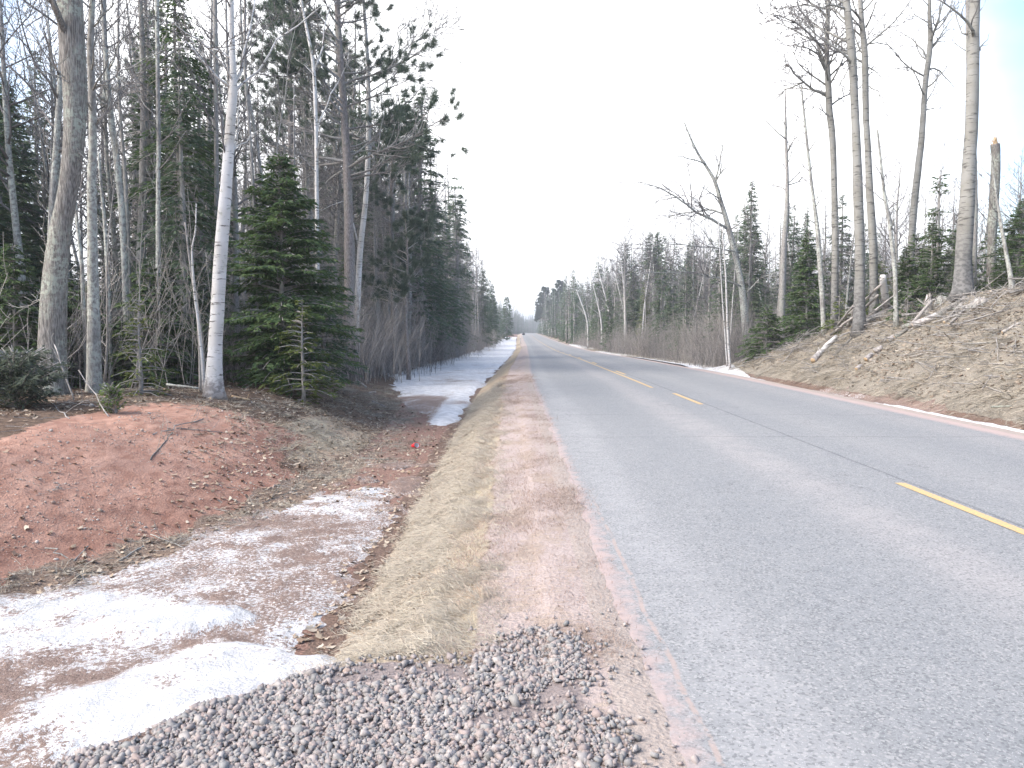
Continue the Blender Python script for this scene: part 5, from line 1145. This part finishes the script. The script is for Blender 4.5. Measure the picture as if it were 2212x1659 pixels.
log('leaning_sapling', 'branch', 'bare sapling leaning left in front of the lichen spotted trunk', (235, 900), up3(170, 800, 13), 3, 'wood', seed=93, stubs=4, lift=0)
log('fallen_log', 'log', 'mossy grey log behind the white birch base', up3(360, 832, 15.6), up3(428, 840, 15.4), 6, 'lichen', seed=94, stubs=1)
log('fallen_branch', 'branch', 'split yellow wood splinter at the white birch base', (437, 832), (455, 864), 4, 'rawwood', seed=95, stubs=0)
log('fallen_branch', 'branch', 'orange splintered chips pile stick right of the white birch', (500, 858), (540, 866), 6, 'rawwood', seed=96, stubs=3)
log('fallen_branch', 'branch', 'thin dead stem rising right of the white birch', (545, 872), (520, 830), 2.5, 'wood', seed=97, stubs=3)
log('birch_log', 'log', 'small weathered log on the ditch slope by the snow', (770, 822), (790, 838), 6, 'wood', seed=98, stubs=0)
log('birch_log', 'log', 'short pale stick above the ditch snow', (795, 850), (812, 848), 4, 'birch', seed=99, stubs=0)
log('birch_log', 'log', 'pale stick on the brown slope left of the ditch snow', (805, 868), (832, 880), 4, 'birch', seed=100, stubs=0)
log('fallen_pole', 'pole', 'bleached pole lying lowest in the pile left of the aspen pair', (1795, 728), up3(1870, 668, 27.2), 3.5, 'wood', seed=120, lift=1, stubs=2)
log('fallen_pole', 'pole', 'short bleached pole crossing the pile at a steeper angle', (1828, 712), up3(1862, 640, 27), 3.2, 'wood', seed=121, lift=1, stubs=2)
log('fallen_pole', 'pole', 'thin pole sticking out to the right of the birch stub', up3(1890, 672, 25.6), up3(1946, 628, 25.8), 3.2, 'wood', seed=122, lift=1, stubs=2)
log('fallen_log', 'log', 'bleached log leaning on the splintered stump', (1965, 712), up3(2012, 655, 23.6), 5, 'wood', seed=123, lift=.8, stubs=3)
log('fallen_branch', 'branch', 'pale branch fanning out below the thickest aspen', (2050, 705), up3(2108, 650, 22.8), 3.5, 'wood', seed=124, lift=1, stubs=6)
# many small twigs, nobody could count them
def twig_mesh(seed):
    rg = random.Random(seed); o_ = []; limb(rg, (-.2, 0, .01), (1, 0, .02), .45, .006, 1, o_, 0, .14, 3, .0025, (20, 50)); v, f = tubes(o_); v[:, 2] = np.clip(v[:, 2], -.01, .06); return mesh('twig', v, f, [M['wood' if seed % 2 else 'grey']])
tw = [proto('twig', twig_mesh(q)) for q in range(8)]
def twigs(nm, n, x0, x1, y0, y1, fn, sc, label, logy=True):
    x_, y_, z_ = zone_pts(n, x0, x1, y0, y1, fn, logy); n = len(x_)
    scatter(nm, np.stack([x_, y_, z_ + .008], -1), np.stack([NP.randn(n) * .15, NP.randn(n) * .15, NP.rand(n) * 6.28], -1), NP.uniform(sc[0], sc[1], n), tw, label, 'twigs')
twigs('berm_twigs', 900, -10, -2.2, 5, 18, lambda s, y: .16 + .7 * box(s_toe(y) - s, -.2, .4, .15) * (y > 7) + .5 * sm(2.4, 3, s_toe(y) - s), (.3, .9), 'small twigs scattered over the red clay and forest edge')
twigs('bank_twigs', 2600, 9.5, 17, 12, 37, lambda s, y: (s < 10.4 + 1.5 * bankT(y)) * sm(9.6, 11, s), (.7, 3.0), 'grey twigs and slash scattered on the right bank', False)

n = 420; x_, y_, z_ = zone_pts(n, 10, 16, 20, 35, lambda s, y: box(s - 9.25 - 1.5 * bankT(y), -1.3, .5, .4) * .9); n = len(x_)
scatter('bank_slash', np.stack([x_, y_, z_ + .05], -1), np.stack([NP.randn(n) * .2, -.35 + NP.randn(n) * .25, NP.randn(n) * .6], -1), NP.uniform(1.5, 5.0, n), tw, 'tangled grey slash along the crest of the right bank', 'slash')
# small plants at the left
p = gp(250, 893)
g_ = conifer_geo(870, .42, .16, .02, .05, (5, 8), .02, .09, .02, .1, .9, .6)
place('green_sprig', tree_conifer(g_, M['grey'], M['grey'], M['sprig']), p, 'bright green cut fir sprig standing at the red clay edge', 'fir sprig', rz=1, tilt=(0, -.25))
p = gp(35, 880)
g_ = conifer_geo(871, .75, .75, .02, .07, (8, 12), .03, .13, .03, .1, .5, .45)
place('juniper_bush', tree_conifer(g_, M['grey'], M['grey'], M['juniper']), p, 'pale grey green low bush at the left picture edge', 'bush')

# ------------------------------------------------------------------ red cup, marker post, mailbox, red sign
def lathe(prof, n=20, closed=False):
    a = np.arange(n) * 2 * math.pi / n; V = np.array([(r * math.cos(t), r * math.sin(t), z) for r, z in prof for t in a]); m = len(prof)
    i, j = np.meshgrid(np.arange(m - 1), np.arange(n), indexing='ij')
    return V, np.stack([i * n + j, i * n + (j + 1) % n, (i + 1) * n + (j + 1) % n, (i + 1) * n + j], -1).reshape(-1, 4)
p = np.array(gp(896, 968)); s_ = 1.15
t = thing('plastic_cup', 'crumpled red plastic cup lying in the ditch near the melting snow', 'cup', (p[0], p[1], p[2] + .05)); t.rotation_euler = (math.radians(78), math.radians(12), math.radians(35)); t.scale = (s_ * 1.15, s_, s_ * 1.1)
V, F_ = lathe([(0.001, -.06), (.028, -.06), (.030, -.055), (.036, 0), (.044, .058), (.043, .058), (.035, 0), (.028, -.052), (.001, -.052)]); link('cup_body', mesh('cup_body', V, F_, [M['cup']], True), t)
V, F_ = lathe([(.044, .056), (.0475, .057), (.0475, .062), (.043, .062), (.0425, .057)]); link('cup_rim', mesh('cup_rim', V, F_, [M['cup']], True), t)
V, F_ = lathe([(.001, -.0515), (.0265, -.0515), (.034, 0), (.0425, .056), (.0418, .056), (.033, 0), (.026, -.050), (.001, -.050)]); link('cup_lining', mesh('cup_lining', V, F_, [M['cupw']], True), t)
def boxm(w_, d_, h_, z0=0):
    V = np.array([(x, y, z) for z in (z0, z0 + h_) for x, y in ((-w_ / 2, -d_ / 2), (w_ / 2, -d_ / 2), (w_ / 2, d_ / 2), (-w_ / 2, d_ / 2))])
    return V, np.array([(0, 3, 2, 1), (4, 5, 6, 7), (0, 1, 5, 4), (1, 2, 6, 5), (2, 3, 7, 6), (3, 0, 4, 7)])
x, y, z = (at(1124, 742, 165)[0], 165, 0); z = Hs(x, y)
t = thing('marker_post', 'thin white marker post on the left shoulder before the road crest', 'marker post', (x, y, z))
V, F_ = lathe([(.001, -.1), (.06, -.1), (.06, 1.1), (.055, 1.16), (.03, 1.19), (.001, 1.2)], 10); link('post', mesh('post', V, F_, [M['postw']], True), t)
V, F_ = lathe([(.0625, .9), (.0625, 1.0)], 10); link('reflector_band', mesh('reflector_band', V, F_, [M['steel']]), t)
x, y = at(1131, 726, 240)[0], 240; z = Hs(x, y)
t = thing('mailbox', 'black mailbox on a pale post beside the road crest', 'mailbox', (x, y, z))
V, F_ = boxm(.14, .14, 1.0, -.1); link('post', mesh('post', V, F_, [M['postw']]), t)
a = np.linspace(0, math.pi, 9); pr_ = [(-.42, 0)] + [(-.42 * math.cos(q), .18 + .3 * math.sin(q)) for q in a] + [(.42, 0)]
V = np.array([(px_, yy_, pz_ + .9) for yy_ in (-.35, .35) for px_, pz_ in pr_]); m = len(pr_)
Fc = [np.array([(k, (k + 1) % m, m + (k + 1) % m, m + k) for k in range(m)]), np.array([list(range(m))[::-1]]), np.array([list(range(m, 2 * m))])]
link('box', mesh('box', V, Fc, [M['black']]), t)
V, F_ = boxm(.03, .1, .25, 1.1); V[:, 0] += .45; link('flag', mesh('flag', V, F_, [M['signr']]), t)
x, y = at(1274, 728, 140)[0], 140; z = Hs(x, y)
t = thing('driveway_sign', 'small red and white sign at the far right driveway', 'sign', (x, y, z))
V, F_ = boxm(.07, .07, 1.1, -.1); link('post', mesh('post', V, F_, [M['steel']]), t)
V, F_ = boxm(.8, .03, .55, .75); V[:, 1] -= .055; link('panel', mesh('panel', V, F_, [M['signr']]), t)
V, F_ = boxm(.6, .008, .14, .95); V[:, 1] -= .078; link('white_bar', mesh('white_bar', V, F_, [M['cupw']]), t)

# ------------------------------------------------------------------ hazy air
hm, ht = newmat('pale_air'); ho = ht.nodes.new('ShaderNodeOutputMaterial'); hv = ht.nodes.new('ShaderNodeVolumePrincipled')
hv.inputs['Color'].default_value = (.92, .95, 1, 1); hv.inputs['Density'].default_value = .00085; hv.inputs['Anisotropy'].default_value = .2
ht.links.new(hv.outputs[0], ho.inputs['Volume'])
V, F_ = boxm(6000, 4200, 62, -22); V[:, 1] += 1900
o = link('haze', mesh('haze', V, F_, [hm])); tag(o, 'thin pale haze over the road and forest', 'haze', kind='stuff')
